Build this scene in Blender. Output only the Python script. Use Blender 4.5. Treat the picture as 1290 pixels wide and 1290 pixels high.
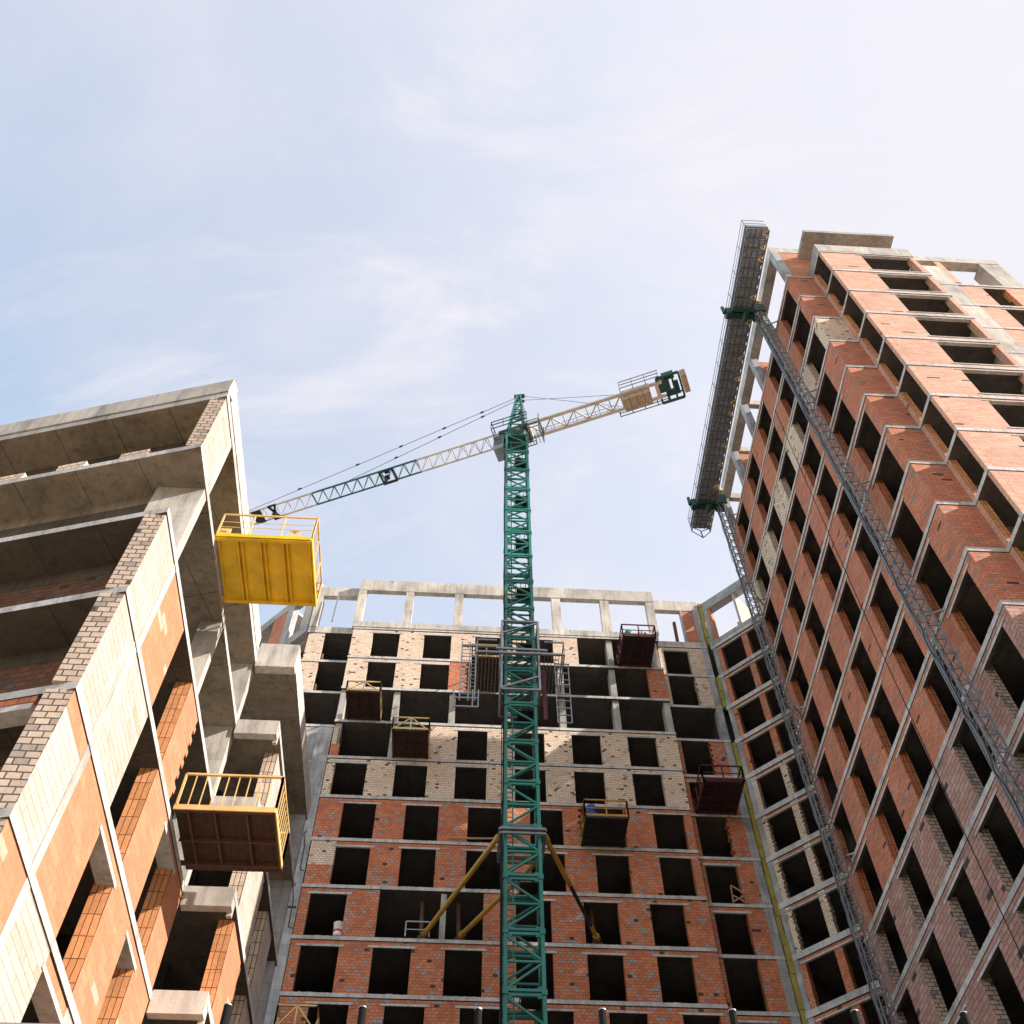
import bpy, bmesh, math, random
from mathutils import Vector, Matrix
random.seed(7)
S = bpy.context.scene
for o in list(bpy.data.objects): bpy.data.objects.remove(o)
COL = S.collection
# ------------------------------------------------------------------ camera, sky, sun, exposure
cam_d = bpy.data.cameras.new("camera"); cam = bpy.data.objects.new("camera", cam_d); COL.objects.link(cam)
cam_d.sensor_width = 36.0; cam_d.lens = 1280.336 / 1290 * 36; cam_d.clip_start = 0.05; cam_d.clip_end = 5000
rt = Vector((0.99841491, -0.05619862, -0.00306442)); up = Vector((-0.04547544, -0.83759388, 0.54439735)); fw = Vector((0.03316112, 0.54339507, 0.83882187))
cam.matrix_world = Matrix(((rt.x, up.x, -fw.x, 0), (rt.y, up.y, -fw.y, 0), (rt.z, up.z, -fw.z, 0), (0, 0, 0, 1)))
S.camera = cam
SUN = Vector((1.0, -0.35, 0.61)).normalized()          # towards the sun
ELEV = math.asin(SUN.z); AZ = math.atan2(SUN.x, SUN.y)
W = bpy.data.worlds.new("World"); S.world = W; W.use_nodes = True
nt = W.node_tree; N = nt.nodes; L = nt.links; N.clear()
wo = N.new("ShaderNodeOutputWorld"); bg = N.new("ShaderNodeBackground"); bg.inputs[1].default_value = 0.1
sky = N.new("ShaderNodeTexSky"); sky.sky_type = 'NISHITA'; sky.sun_disc = False
sky.sun_elevation = ELEV; sky.sun_rotation = AZ; sky.air_density = 1.0; sky.dust_density = 1.6; sky.ozone_density = 1.0
tc = N.new("ShaderNodeTexCoord")
def wmath(op, a, b=None, clamp=False):
    m = N.new("ShaderNodeMath"); m.operation = op; m.use_clamp = clamp
    for i, v in enumerate((a, b)):
        if v is None: continue
        if isinstance(v, (int, float)): m.inputs[i].default_value = v
        else: L.new(v, m.inputs[i])
    return m.outputs[0]
def wnoise(scale, rot, stretch, detail, rough, dist=0.0):
    mp = N.new("ShaderNodeMapping"); mp.inputs['Rotation'].default_value = rot; mp.inputs['Scale'].default_value = stretch
    L.new(tc.outputs['Generated'], mp.inputs[0])
    n = N.new("ShaderNodeTexNoise"); n.inputs['Scale'].default_value = scale; n.inputs['Detail'].default_value = detail
    n.inputs['Roughness'].default_value = rough; n.inputs['Distortion'].default_value = dist
    L.new(mp.outputs[0], n.inputs['Vector']); return n.outputs[0]
def wramp(v, a, b):
    r = N.new("ShaderNodeMapRange"); r.interpolation_type = 'SMOOTHSTEP'; r.inputs[1].default_value = a; r.inputs[2].default_value = b
    L.new(v, r.inputs[0]); return r.outputs[0]
dt = N.new("ShaderNodeVectorMath"); dt.operation = 'DOT_PRODUCT'; L.new(tc.outputs['Generated'], dt.inputs[0]); dt.inputs[1].default_value = SUN
veil = wramp(dt.outputs['Value'], -0.4, 0.97)                         # thin high cloud thickening towards the sun
wisp = wmath('MULTIPLY', wramp(wnoise(2.6, (0.2, 0.1, 0.9), (1.0, 3.0, 1.0), 8, 0.62, 0.7), 0.4, 0.82), 0.65)
puff = wmath('MULTIPLY', wramp(wnoise(2.0, (0, 0, 0.3), (1, 1, 1), 7, 0.55, 0.3), 0.4, 0.8), 0.5)
cov = wmath('ADD', wmath('MULTIPLY', veil, 0.9), wmath('MAXIMUM', wisp, puff), True)
mix = N.new("ShaderNodeMix"); mix.data_type = 'RGBA'; L.new(cov, mix.inputs[0])
hue = N.new("ShaderNodeMix"); hue.data_type = 'RGBA'; hue.inputs[0].default_value = 1.0; hue.blend_type = 'MULTIPLY'
L.new(sky.outputs[0], hue.inputs[6]); hue.inputs[7].default_value = (2.45, 2.1, 1.68, 1)
L.new(hue.outputs[2], mix.inputs[6]); mix.inputs[7].default_value = (3.55, 3.45, 3.72, 1)
L.new(mix.outputs[2], bg.inputs[0]); L.new(bg.outputs[0], wo.inputs[0])
sd = bpy.data.lights.new("sun", 'SUN'); sd.energy = 4.15; sd.angle = math.radians(0.53); sd.color = (1.0, 0.9, 0.8)
so = bpy.data.objects.new("sun", sd); COL.objects.link(so); so.rotation_euler = SUN.to_track_quat('Z', 'Y').to_euler(); so.location = (60, -20, 90)
vs = S.view_settings; S.display_settings.display_device = 'sRGB'; vs.view_transform = 'Standard'; vs.look = 'None'; vs.gamma = 1.0; vs.use_curve_mapping = False
vs.exposure = 1.36
S.cycles.max_bounces = 6; S.cycles.diffuse_bounces = 4
# ------------------------------------------------------------------ materials
def new_mat(name):
    m = bpy.data.materials.new(name); m.use_nodes = True; return m, m.node_tree.nodes, m.node_tree.links, m.node_tree.nodes['Principled BSDF']
def noise(n, l, scale, detail=5, rough=.6, vec=None, stretch=None):
    t = n.new("ShaderNodeTexNoise"); t.inputs['Scale'].default_value = scale; t.inputs['Detail'].default_value = detail; t.inputs['Roughness'].default_value = rough
    if vec is not None:
        if stretch:
            mp = n.new("ShaderNodeMapping"); mp.inputs['Scale'].default_value = stretch; l.new(vec, mp.inputs[0]); vec = mp.outputs[0]
        l.new(vec, t.inputs['Vector'])
    return t.outputs[0]
def ramp(n, l, v, stops, const=False):
    r = n.new("ShaderNodeValToRGB"); e = r.color_ramp.elements
    if const: r.color_ramp.interpolation = 'CONSTANT'
    while len(e) < len(stops): e.new(.5)
    for i, (p, c) in enumerate(stops): e[i].position = p; e[i].color = (*c, 1)
    l.new(v, r.inputs[0]); return r.outputs[0]
def mixc(n, l, f, a, b, mode='MIX'):
    m = n.new("ShaderNodeMix"); m.data_type = 'RGBA'; m.blend_type = mode
    for i, v in ((0, f), (6, a), (7, b)):
        if isinstance(v, (int, float)): m.inputs[i].default_value = v
        elif isinstance(v, tuple): m.inputs[i].default_value = (*v, 1)
        else: l.new(v, m.inputs[i])
    return m.outputs[2]
def bump(n, l, b, v, strength, dist):
    t = n.new("ShaderNodeBump"); t.inputs['Strength'].default_value = strength; t.inputs['Distance'].default_value = dist
    l.new(v, t.inputs['Height']); l.new(t.outputs[0], b.inputs['Normal'])
def g3(v): return (v, v, v)
def concrete(name, base, panels=None, joint=.3, spot=.25):
    m, n, l, b = new_mat(name); geo = n.new("ShaderNodeNewGeometry"); P = geo.outputs['Position']
    dk = tuple(c * .55 for c in base); lt = tuple(min(.8, c * 1.22) for c in base)
    c = ramp(n, l, noise(n, l, .55, 9, .62, P), [(.28, dk), (.5, base), (.74, lt)])
    c = mixc(n, l, .55, c, ramp(n, l, noise(n, l, 3.2, 8, .7, P, (1, 1, .25)), [(.3, g3(.55)), (.62, g3(1.0))]), 'MULTIPLY')
    c = mixc(n, l, spot, c, ramp(n, l, noise(n, l, 14, 4, .6, P), [(.32, g3(.35)), (.45, g3(1))]), 'MULTIPLY')
    h = noise(n, l, 9 if panels is None else 22, 8, .7, P)
    if panels:
        uv = n.new("ShaderNodeUVMap"); uv.uv_map = 'UVMap'; br = n.new("ShaderNodeTexBrick"); l.new(uv.outputs[0], br.inputs['Vector'])
        br.inputs['Scale'].default_value = 1; br.inputs['Brick Width'].default_value = panels[0]; br.inputs['Row Height'].default_value = panels[1]
        br.inputs['Mortar Size'].default_value = .014; br.inputs['Mortar Smooth'].default_value = .4; br.offset = panels[2]
        br.inputs['Color1'].default_value = (.78, .78, .78, 1); br.inputs['Color2'].default_value = (1.08, 1.06, 1.02, 1); br.inputs['Mortar'].default_value = (joint, joint, joint, 1)
        c = mixc(n, l, .9, c, br.outputs[0], 'MULTIPLY')
    if panels:
        vo = n.new("ShaderNodeTexVoronoi"); vo.inputs['Scale'].default_value = 1.15; vo.inputs['Randomness'].default_value = .3; l.new(uv.outputs[0], vo.inputs['Vector'])
        c = mixc(n, l, .8, c, ramp(n, l, vo.outputs['Distance'], [(.024, g3(.2)), (.034, g3(1))]), 'MULTIPLY')
    c = mixc(n, l, .5, c, ramp(n, l, noise(n, l, 4.5, 6, .7, P, (1, 1, .1)), [(.36, g3(.4)), (.5, g3(1))]), 'MULTIPLY')
    l.new(c, b.inputs['Base Color']); b.inputs['Roughness'].default_value = .88; bump(n, l, b, h, .9 if panels is None else .35, .03); return m
def brick(name, cols, mortar, bw, bh, smear=(.4, .39, .38), p_smear=.07, p_dark=.03, off=.5, ms=.012, weather=.5, dark=(.05, .035, .03)):
    m, n, l, b = new_mat(name); uv = n.new("ShaderNodeUVMap"); uv.uv_map = 'UVMap'; geo = n.new("ShaderNodeNewGeometry"); P = geo.outputs['Position']
    # slightly wavy courses
    wn = n.new("ShaderNodeTexNoise"); wn.inputs['Scale'].default_value = 1.3; l.new(P, wn.inputs['Vector'])
    sc = n.new("ShaderNodeVectorMath"); sc.operation = 'MULTIPLY_ADD'; l.new(wn.outputs['Color'], sc.inputs[0]); sc.inputs[1].default_value = (.05, .035, 0); l.new(uv.outputs[0], sc.inputs[2])
    br = n.new("ShaderNodeTexBrick"); l.new(sc.outputs[0], br.inputs['Vector'])
    for k, v in (('Scale', 1), ('Brick Width', bw), ('Row Height', bh), ('Mortar Size', ms), ('Mortar Smooth', .25)): br.inputs[k].default_value = v
    br.offset = off; br.inputs['Color1'].default_value = (0, 0, 0, 1); br.inputs['Color2'].default_value = (1, 1, 1, 1); br.inputs['Mortar'].default_value = (.5, .5, .5, 1)
    t = br.outputs['Color']
    dark = dark if p_dark > 0 else cols[0]; k = len(cols); st = [(0.0, dark), (p_dark, cols[0])]
    for i, c in enumerate(cols[1:]): st.append((p_dark + (1 - p_dark - p_smear) * (i + 1) / k, c))
    st.append((1 - p_smear, smear))
    c = ramp(n, l, t, st, True)
    c = mixc(n, l, .35, c, ramp(n, l, noise(n, l, 9, 5, .65, P), [(.3, g3(.55)), (.7, g3(1.25))]), 'MULTIPLY')
    c = mixc(n, l, weather, c, ramp(n, l, noise(n, l, .7, 7, .65, P), [(.3, g3(.6)), (.65, g3(1.15))]), 'MULTIPLY')
    # mortar smears wiped over the joints
    sm = ramp(n, l, noise(n, l, 2.2, 6, .75, P), [(.6, g3(0)), (.74, g3(1))])
    c = mixc(n, l, mixc(n, l, .5, g3(0), sm), c, smear)
    mm = ramp(n, l, noise(n, l, 5, 4, .6, P), [(.35, tuple(x * .45 for x in mortar)), (.65, mortar)])
    c = mixc(n, l, br.outputs['Fac'], c, mm)
    l.new(c, b.inputs['Base Color']); b.inputs['Roughness'].default_value = .9
    inv = n.new("ShaderNodeMath"); inv.operation = 'SUBTRACT'; inv.inputs[0].default_value = 1; l.new(br.outputs['Fac'], inv.inputs[1])
    ad = n.new("ShaderNodeMath"); ad.operation = 'MULTIPLY_ADD'; l.new(noise(n, l, 16, 4, .6, P), ad.inputs[0]); ad.inputs[1].default_value = .5; l.new(inv.outputs[0], ad.inputs[2])
    bump(n, l, b, ad.outputs[0], .7, .015); return m
def paint(name, base, rough=.45, metal=0.0, rust=.25, rustc=(.12, .05, .025), sc=1.0):
    m, n, l, b = new_mat(name); geo = n.new("ShaderNodeNewGeometry"); P = geo.outputs['Position']
    c = ramp(n, l, noise(n, l, 1.4 * sc, 6, .6, P), [(.3, tuple(x * .72 for x in base)), (.7, tuple(min(1, x * 1.1) for x in base))])
    f = ramp(n, l, noise(n, l, 7 * sc, 7, .7, P), [(.62, g3(0)), (.76, g3(1))])
    c = mixc(n, l, mixc(n, l, rust, g3(0), f), c, rustc)
    l.new(c, b.inputs['Base Color']); b.inputs['Metallic'].default_value = metal
    l.new(ramp(n, l, noise(n, l, 5, 4, .6, P), [(.3, g3(max(0, rough - .12))), (.7, g3(min(1, rough + .2)))]), b.inputs['Roughness']); bump(n, l, b, noise(n, l, 30, 3, .5, P), .08, .01); return m
def cored(name, face, core, cw, ch, ms, off=0.0):
    # ends of hollow blocks: dark slots between clay webs
    return brick(name, [tuple(x * .9 for x in face), face, tuple(min(1, x * 1.12) for x in face)], core, cw, ch, p_smear=.04, p_dark=.02, off=off, ms=ms, smear=tuple(x * .8 for x in face))
MC = concrete("concrete_raw", (.37, .355, .33))
MCL = concrete("concrete_pale", (.52, .49, .45), (1.35, 3.1, .0), .68, .18)
MSO = concrete("concrete_formwork", (.27, .225, .17), (1.75, 2.6, .0), .22, .2)
MSD = concrete("concrete_ceiling", (.09, .082, .075), (1.75, 2.6, .0), .3, .2)  # ceilings far darker than raw concrete: room shade put into the colour
MSW = concrete("concrete_shaded", (.095, .077, .06), (1.75, 2.6, .0), .22, .2)  # darker copy of the formwork concrete, balcony shade put into its colour
MSL = concrete("concrete_slab_edge", (.5, .49, .48), None, .3, .3)
MLI = concrete("concrete_lintel", (.5, .48, .46), None, .3, .15)
MGW = concrete("concrete_grey_wall", (.37, .385, .4), (1.5, .6, .5), .6, .35)
MIL = concrete("concrete_loggia", (.3, .27, .235), (1.2, 2.6, .0), .5, .2)
MIN = concrete("concrete_inside", (.045, .042, .038), (1.7, 1.5, .5), .4, .2)  # near-black so openings look unlit: interior darkness put into the colour
MBO = brick("brick_orange", [(.47, .145, .066), (.53, .178, .086), (.56, .205, .104), (.49, .155, .071), (.55, .192, .092)], (.2, .115, .085), .25, .165, smear=(.29, .29, .3), p_smear=.1, p_dark=.012)
MBS = brick("brick_salmon", [(.56, .3, .21), (.61, .35, .255), (.58, .32, .23), (.63, .38, .28)], (.42, .25, .19), .6, .125, p_smear=.02, p_dark=.01, ms=.009, smear=(.45, .34, .28))
MBR = brick("brick_red_long", [(.47, .163, .092), (.52, .193, .11), (.55, .218, .128), (.49, .175, .1)], (.14, .07, .05), .42, .13, p_smear=.05, p_dark=.004, ms=.01, smear=(.24, .2, .19))
MBC = brick("brick_cream", [(.68, .53, .4), (.72, .57, .44), (.75, .61, .49), (.7, .52, .38)], (.24, .185, .145), .22, .135, p_smear=.04, p_dark=.032, dark=(.1, .07, .055), smear=(.38, .3, .24))
MBP = brick("brick_pink", [(.37, .21, .17), (.41, .245, .2), (.44, .27, .225), (.38, .2, .155)], (.09, .07, .06), .5, .2, p_smear=.03, p_dark=.012, ms=.013, smear=(.24, .17, .15))
MBW = brick("brick_white_large", [(.43, .37, .325), (.46, .4, .355), (.445, .385, .34), (.42, .35, .3)], (.33, .26, .2), 1.15, .2, p_smear=.03, p_dark=.0, ms=.0075, smear=(.46, .3, .22), weather=.45)
MBK = brick("brick_shaded", [(.14, .06, .035), (.17, .072, .04), (.12, .055, .034)], (.07, .055, .045), .25, .165, p_smear=.04, smear=(.1, .09, .085))  # dark red-brown, the shade of the balcony recess is in the brick colour
MBA = brick("brick_apricot", [(.45, .18, .092), (.48, .195, .1), (.5, .21, .112), (.46, .185, .096)], (.4, .23, .14), .62, .22, p_smear=.03, p_dark=.0, ms=.005, smear=(.5, .33, .24), weather=.3)
MEO = cored("brick_orange_core", (.66, .29, .115), (.2, .075, .03), .145, .5, .012)
MEB = cored("brick_red_core", (.4, .13, .052), (.07, .025, .012), .145, .55, .015)
MEC = cored("brick_cream_core", (.55, .43, .33), (.1, .07, .055), .14, .42, .014)
MER = brick("brick_rough_end", [(.4, .31, .25), (.43, .34, .275), (.44, .33, .26), (.38, .29, .23), (.42, .3, .23)], (.08, .07, .06), .27, .16, p_smear=.14, p_dark=.03, ms=.018, smear=(.2, .185, .175))
MEL = brick("brick_broken_end", [(.42, .33, .265), (.45, .36, .29), (.44, .34, .27), (.4, .31, .25)], (.09, .075, .065), .27, .16, p_smear=.1, p_dark=.02, ms=.017, smear=(.27, .22, .185))
MGR = paint("paint_crane_green", (.01, .18, .145), .42, 0, .45)
n_, l_ = MGR.node_tree.nodes, MGR.node_tree.links; b_ = n_['Principled BSDF']; oi_ = n_.new("ShaderNodeObjectInfo")   # each mast section has weathered differently
l_.new(mixc(n_, l_, 1.0, b_.inputs['Base Color'].links[0].from_socket, ramp(n_, l_, oi_.outputs['Random'], [(0, (.6, .62, .66)), (1, (1.15, 1.1, 1.08))]), 'MULTIPLY'), b_.inputs['Base Color'])
MGD = paint("paint_dark_green", (.008, .06, .045), .5, 0, .3)
MWH = paint("paint_crane_cream", (.6, .55, .49), .45, 0, .22)
MBL = paint("steel_dark", (.022, .024, .026), .5, .3, .3)
MGA = paint("steel_galvanised", (.3, .31, .33), .42, .6, .15, (.13, .1, .08))
MDK = paint("deck_grating", (.46, .52, .6), .6, .4, .3)
MYE = paint("paint_yellow", (.8, .5, .01), .5, 0, .5, (.3, .15, .02), 1.2)
MYP = paint("paint_pale_yellow", (.68, .47, .19), .5, 0, .25)
MYS = paint("paint_strut_yellow", (.4, .22, .025), .45, 0, .4)
MMA = paint("paint_maroon", (.075, .012, .012), .5, 0, .4)
MPL = paint("plywood_dark", (.042, .019, .011), .7, 0, .4, (.04, .02, .015))
MBU = paint("plastic_blue", (.02, .06, .3), .4, 0, .1)
MTG = paint("plastic_green", (.01, .21, .14), .4, 0, .1)
MCY = concrete("ballast_concrete", (.4, .31, .21))
MWO = paint("timber", (.4, .25, .13), .75, 0, .3)
MJO = paint("mineral_wool", (.3, .25, .055), .95, 0, .5, (.16, .13, .04))
MRU = paint("rusty_bar", (.1, .05, .03), .8, .2, .5)
MWT = paint("steel_weathered", (.19, .205, .225), .5, .3, .25)
MPW = paint("paper_white", (.72, .68, .68), .7, 0, .5, (.5, .14, .16), 2)
MCA = paint("cable_black", (.012, .012, .013), .95, 0, 0)
MCA.node_tree.nodes['Principled BSDF'].inputs['Specular IOR Level'].default_value = .12
MGL = paint("cab_panel", (.2, .25, .27), .2, .1, .2)
MGN, n_, l_, b_ = new_mat("site_ground")
geo_ = n_.new("ShaderNodeNewGeometry"); P_ = geo_.outputs['Position']
l_.new(ramp(n_, l_, noise(n_, l_, .35, 9, .65, P_), [(.3, (.2, .15, .1)), (.55, (.31, .245, .175)), (.75, (.4, .335, .255))]), b_.inputs['Base Color']); b_.inputs['Roughness'].default_value = .95
bump(n_, l_, b_, noise(n_, l_, 3, 8, .7, P_), .6, .1)
# ------------------------------------------------------------------ mesh tools
class Fr:
    """a facade frame: point = O + u*t + w*n + z*Z, n pointing outwards"""
    def __init__(s, O, t, n): s.O = Vector((O[0], O[1], 0)); s.t = Vector((t[0], t[1], 0)).normalized(); s.n = Vector((n[0], n[1], 0)).normalized()
    def p(s, u, w, z): return s.O + s.t * u + s.n * w + Vector((0, 0, z))
WORLD = Fr((0, 0), (1, 0), (0, -1))
class MB:
    def __init__(s): s.v = []; s.f = []; s.m = []; s.uv = []
    def quad(s, pts, uvs, mat=0):
        k = len(s.v); s.v += [tuple(p) for p in pts]; s.f.append(tuple(range(k, k + len(pts)))); s.m.append(mat); s.uv += list(uvs)
    def box(s, fr, u0, u1, w0, w1, z0, z1, mat=0, end=None, bot=None, endL=None, endR=None):
        P = fr.p; end = mat if end is None else end; bot = mat if bot is None else bot
        eL = end if endL is None else endL; eR = end if endR is None else endR
        flip = fr.t.cross(Vector((0, 0, 1))).dot(fr.n) < 0
        def q(c, uv, m):
            pts = [P(*a) for a in c]
            if flip: pts = pts[::-1]; uv = uv[::-1]
            s.quad(pts, uv, m)
        q([(u0, w1, z0), (u1, w1, z0), (u1, w1, z1), (u0, w1, z1)], [(u0, z0), (u1, z0), (u1, z1), (u0, z1)], mat)
        q([(u1, w0, z0), (u0, w0, z0), (u0, w0, z1), (u1, w0, z1)], [(u1, z0), (u0, z0), (u0, z1), (u1, z1)], mat)
        q([(u0, w0, z0), (u0, w1, z0), (u0, w1, z1), (u0, w0, z1)], [(0, z0), (w1 - w0, z0), (w1 - w0, z1), (0, z1)], eL)
        q([(u1, w1, z0), (u1, w0, z0), (u1, w0, z1), (u1, w1, z1)], [(w1 - w0, z0), (0, z0), (0, z1), (w1 - w0, z1)], eR)
        q([(u0, w1, z1), (u1, w1, z1), (u1, w0, z1), (u0, w0, z1)], [(u0, w1), (u1, w1), (u1, w0), (u0, w0)], mat)
        q([(u0, w0, z0), (u1, w0, z0), (u1, w1, z0), (u0, w1, z0)], [(u0, w0), (u1, w0), (u1, w1), (u0, w1)], bot)
        return s
    def wbox(s, x0, x1, y0, y1, z0, z1, mat=0, bot=None): return s.box(WORLD, x0, x1, -y1, -y0, z0, z1, mat, None, bot)
    def prism(s, poly, z0, z1, mat=0, bot=None, uvdir=(1, 0)):
        bot = mat if bot is None else bot
        a = sum(p[0] * q[1] - q[0] * p[1] for p, q in zip(poly, poly[1:] + poly[:1]))
        if a < 0: poly = poly[::-1]
        d = Vector(uvdir).normalized()
        uv = [(p[0] * d.x + p[1] * d.y, -p[0] * d.y + p[1] * d.x) for p in poly]
        s.quad([(p[0], p[1], z1) for p in poly], uv, mat)
        s.quad([(p[0], p[1], z0) for p in poly[::-1]], uv[::-1], bot)
        acc = 0
        for p, q in zip(poly, poly[1:] + poly[:1]):
            ln = math.hypot(q[0] - p[0], q[1] - p[1])
            s.quad([(*p, z0), (*q, z0), (*q, z1), (*p, z1)], [(acc, z0), (acc + ln, z0), (acc + ln, z1), (acc, z1)], mat); acc += ln
        return s
    def bar(s, a, b, r, r2=None, sides=4, mat=0, rb=None):
        a = Vector(a); b = Vector(b); d = b - a; ln = d.length
        if ln < 1e-5: return s
        d.normalize(); h = Vector((0, 0, 1)) if abs(d.z) < .9 else Vector((1, 0, 0))
        x = d.cross(h).normalized(); y = x.cross(d); r2 = r if r2 is None else r2; rb = 1 if rb is None else rb
        k = len(s.v); off = math.pi / 4 if sides == 4 else 0; q = math.sqrt(2) if sides == 4 else 1
        for P, sc in ((a, 1), (b, rb)):
            for i in range(sides):
                t = off + 2 * math.pi * i / sides; s.v.append(tuple(P + (x * math.cos(t) * r + y * math.sin(t) * r2) * q * sc))
        for i in range(sides):
            j = (i + 1) % sides; s.f.append((k + i, k + sides + i, k + sides + j, k + j)); s.m.append(mat); s.uv += [(i, 0), (i, ln), (i + 1, ln), (i + 1, 0)]
        s.f.append(tuple(k + i for i in range(sides))); s.m.append(mat); s.uv += [(0, 0)] * sides
        s.f.append(tuple(k + sides + i for i in reversed(range(sides)))); s.m.append(mat); s.uv += [(0, 0)] * sides
        return s
    def path(s, pts, r, sides=6, mat=0):
        for p, q in zip(pts, pts[1:]): s.bar(p, q, r, None, sides, mat)
        return s
    def lathe(s, c, prof, n=20, mat=0):
        k = len(s.v); c = Vector(c)
        for r, z in prof:
            for i in range(n): t = 2 * math.pi * i / n; s.v.append((c.x + r * math.cos(t), c.y + r * math.sin(t), c.z + z))
        for a in range(len(prof) - 1):
            for i in range(n):
                j = (i + 1) % n; s.f.append((k + a * n + i, k + a * n + j, k + (a + 1) * n + j, k + (a + 1) * n + i)); s.m.append(mat); s.uv += [(0, 0)] * 4
        s.f.append(tuple(k + i for i in reversed(range(n)))); s.m.append(mat); s.uv += [(0, 0)] * n
        e = k + (len(prof) - 1) * n; s.f.append(tuple(e + i for i in range(n))); s.m.append(mat); s.uv += [(0, 0)] * n
        return s
    def build(s, name, mats, parent=None, smooth=False, bevel=0):
        if not isinstance(mats, (list, tuple)): mats = [mats]
        L0 = base_of(parent) if parent else Vector((0, 0, 0))
        me = bpy.data.meshes.new(name); me.from_pydata([tuple(Vector(p) - L0) for p in s.v], [], s.f)
        for m in mats: me.materials.append(m)
        me.polygons.foreach_set("material_index", s.m)
        uvl = me.uv_layers.new(name='UVMap'); uvl.data.foreach_set("uv", [c for t in s.uv for c in t])
        if smooth: me.polygons.foreach_set("use_smooth", [True] * len(s.f))
        me.update(); o = bpy.data.objects.new(name, me); COL.objects.link(o)
        if parent: o.parent = parent
        if bevel:
            b = o.modifiers.new("bevel", 'BEVEL'); b.width = bevel; b.segments = 1; b.limit_method = 'ANGLE'
        return o
def base_of(o):
    v = Vector((0, 0, 0))
    while o: v += o.location; o = o.parent
    return v
def thing(name, loc, label, cat, group=None):
    o = bpy.data.objects.new(name, None); o.empty_display_size = .3; COL.objects.link(o); o.location = loc; o["label"] = label; o["category"] = cat
    if group: o["group"] = group
    return o
def tag(o, label, cat, group=None):
    o["label"] = label; o["category"] = cat
    if group: o["group"] = group
    return o
def solo(mb, name, mats, loc, label, cat, group=None, smooth=False):
    """a thing that is one mesh, its origin at its base"""
    loc = Vector(loc); mb.v = [tuple(Vector(p) - loc) for p in mb.v]
    o = mb.build(name, mats, None, smooth); o.location = loc; return tag(o, label, cat, group)
def dup(o, dz=Vector((0, 0, 0))):
    c = o.copy(); COL.objects.link(c); c.location = o.location + dz; return c
# ------------------------------------------------------------------ ground
g = MB(); g.quad([(-1500, -1500, -1.6), (1500, -1500, -1.6), (1500, 1500, -1.6), (-1500, 1500, -1.6)], [(0, 0), (1, 0), (1, 1), (0, 1)])
go = g.build("ground", MGN); go["kind"] = "structure"
# ------------------------------------------------------------------ facade pieces
def toothed(mb, fr, u0, u1, z0, z1, w0, w1, mat, end, tooth=.14, side='R', ch=.22, jag=.05):
    z = z0; i = 0
    while z < z1 - .03:
        h = min(ch, z1 - z); d = (tooth if i % 2 else 0) + random.uniform(-jag, jag)
        a, b = (u0, u1 - d) if side == 'R' else (u0 + d, u1)
        mb.box(fr, a, b, w0, w1, z + .004, z + h, mat, end); z += h; i += 1
def bay_row(root, fr, z0, uL, uR, wins, mats, th=.38, top=2.78, head=2.45, lintel=True, lm=None, endL=None, endR=None, sill=0.0, name='brick_panel', ragged=True, w=0.0):
    """one storey of a facade: a wall panel between openings (each its own part), the brick course and lintel over each opening"""
    edges = [uL] + [x for ab in wins for x in ab] + [uR]
    k = len(edges) // 2
    for i in range(k):
        a, b = edges[2 * i], edges[2 * i + 1]; mb = MB()
        if b - a > .02:
            mb.box(fr, a, b, w - th, w, z0 + .003, z0 + top, 0, 1, endL=(endL if i == 0 else None), endR=(endR if i == k - 1 else None))
            if i < k - 1:
                mb.box(fr, b, edges[2 * i + 2], w - .13, w - .004, z0 + head + .118, z0 + top, 0, 0)
            if sill and i < k - 1: mb.box(fr, b, edges[2 * i + 2], w - th, w - .004, z0 + .003, z0 + sill, 0, 0)
            mb.build(name, mats, root)
    if lintel:
        for a, b in wins:
            e1, e2 = random.uniform(.15, .3), random.uniform(.15, .3); a2 = max(uL + .02, a - e1); b2 = min(uR - .02, b + e2)
            MB().box(fr, a2, b2, w - .115, w + random.uniform(.012, .03), z0 + head, z0 + head + .115, 0, None, 1).build("lintel", [lm or MLI, MSD], root)  # underside in the darkened ceiling concrete, painted shade below the lintel
            if ragged:                                                  # mortar crumbs and a rough course under the slab
                mb = MB(); u = a
                while u < b - .1:
                    d = random.uniform(.08, .2); mb.box(fr, u, min(b, u + d * .9), w - .2, w - .006 + random.uniform(0, .03), z0 + .004, z0 + random.uniform(.015, .05)); u += d
                mb.build("mortar_crumbs", MC, root)
def slab(root, poly, zt, th=.22, name='floor_slab', uvdir=(1, 0), mats=None):
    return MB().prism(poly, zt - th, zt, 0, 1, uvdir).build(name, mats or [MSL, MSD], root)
# ================================================================== BACK BUILDING
FB = Fr((0, 45.9), (1, 0), (0, -1)); FB2 = Fr((0, 46.4), (1, 0), (0, -1))
back = thing("apartment_building", (2, 46, -1.6), "unfinished brick apartment block facing the camera behind the green crane, open frame on top", "building")
PA = [(-6.9, -5.03), (-3.35, -1.46), (.2, 2.07), (3.73, 5.6), (7.28, 9.13), (10.8, 12.6)]
PB = [(-7.8, -5.9), (-4.23, -2.33), (-.65, 1.2), (2.88, 4.73), (6.43, 8.25), (9.93, 11.74)]
ZB = lambda k: 28.1 + 3.01 * k
polyB = [(-8.33, 45.86), (13.06, 45.86), (13.06, 46.36), (16.64, 46.36), (16.64, 56), (-11.5, 56), (-11.5, 46.36), (-8.33, 46.36)]
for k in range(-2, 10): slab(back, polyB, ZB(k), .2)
OR = [MBO, MEB]; CR = [MBC, MEC]
bay_row(back, FB, ZB(-1), -8.3, 13.04, PA, OR)
bay_row(back, FB, ZB(-2), -8.3, 13.04, PB, OR)
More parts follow.
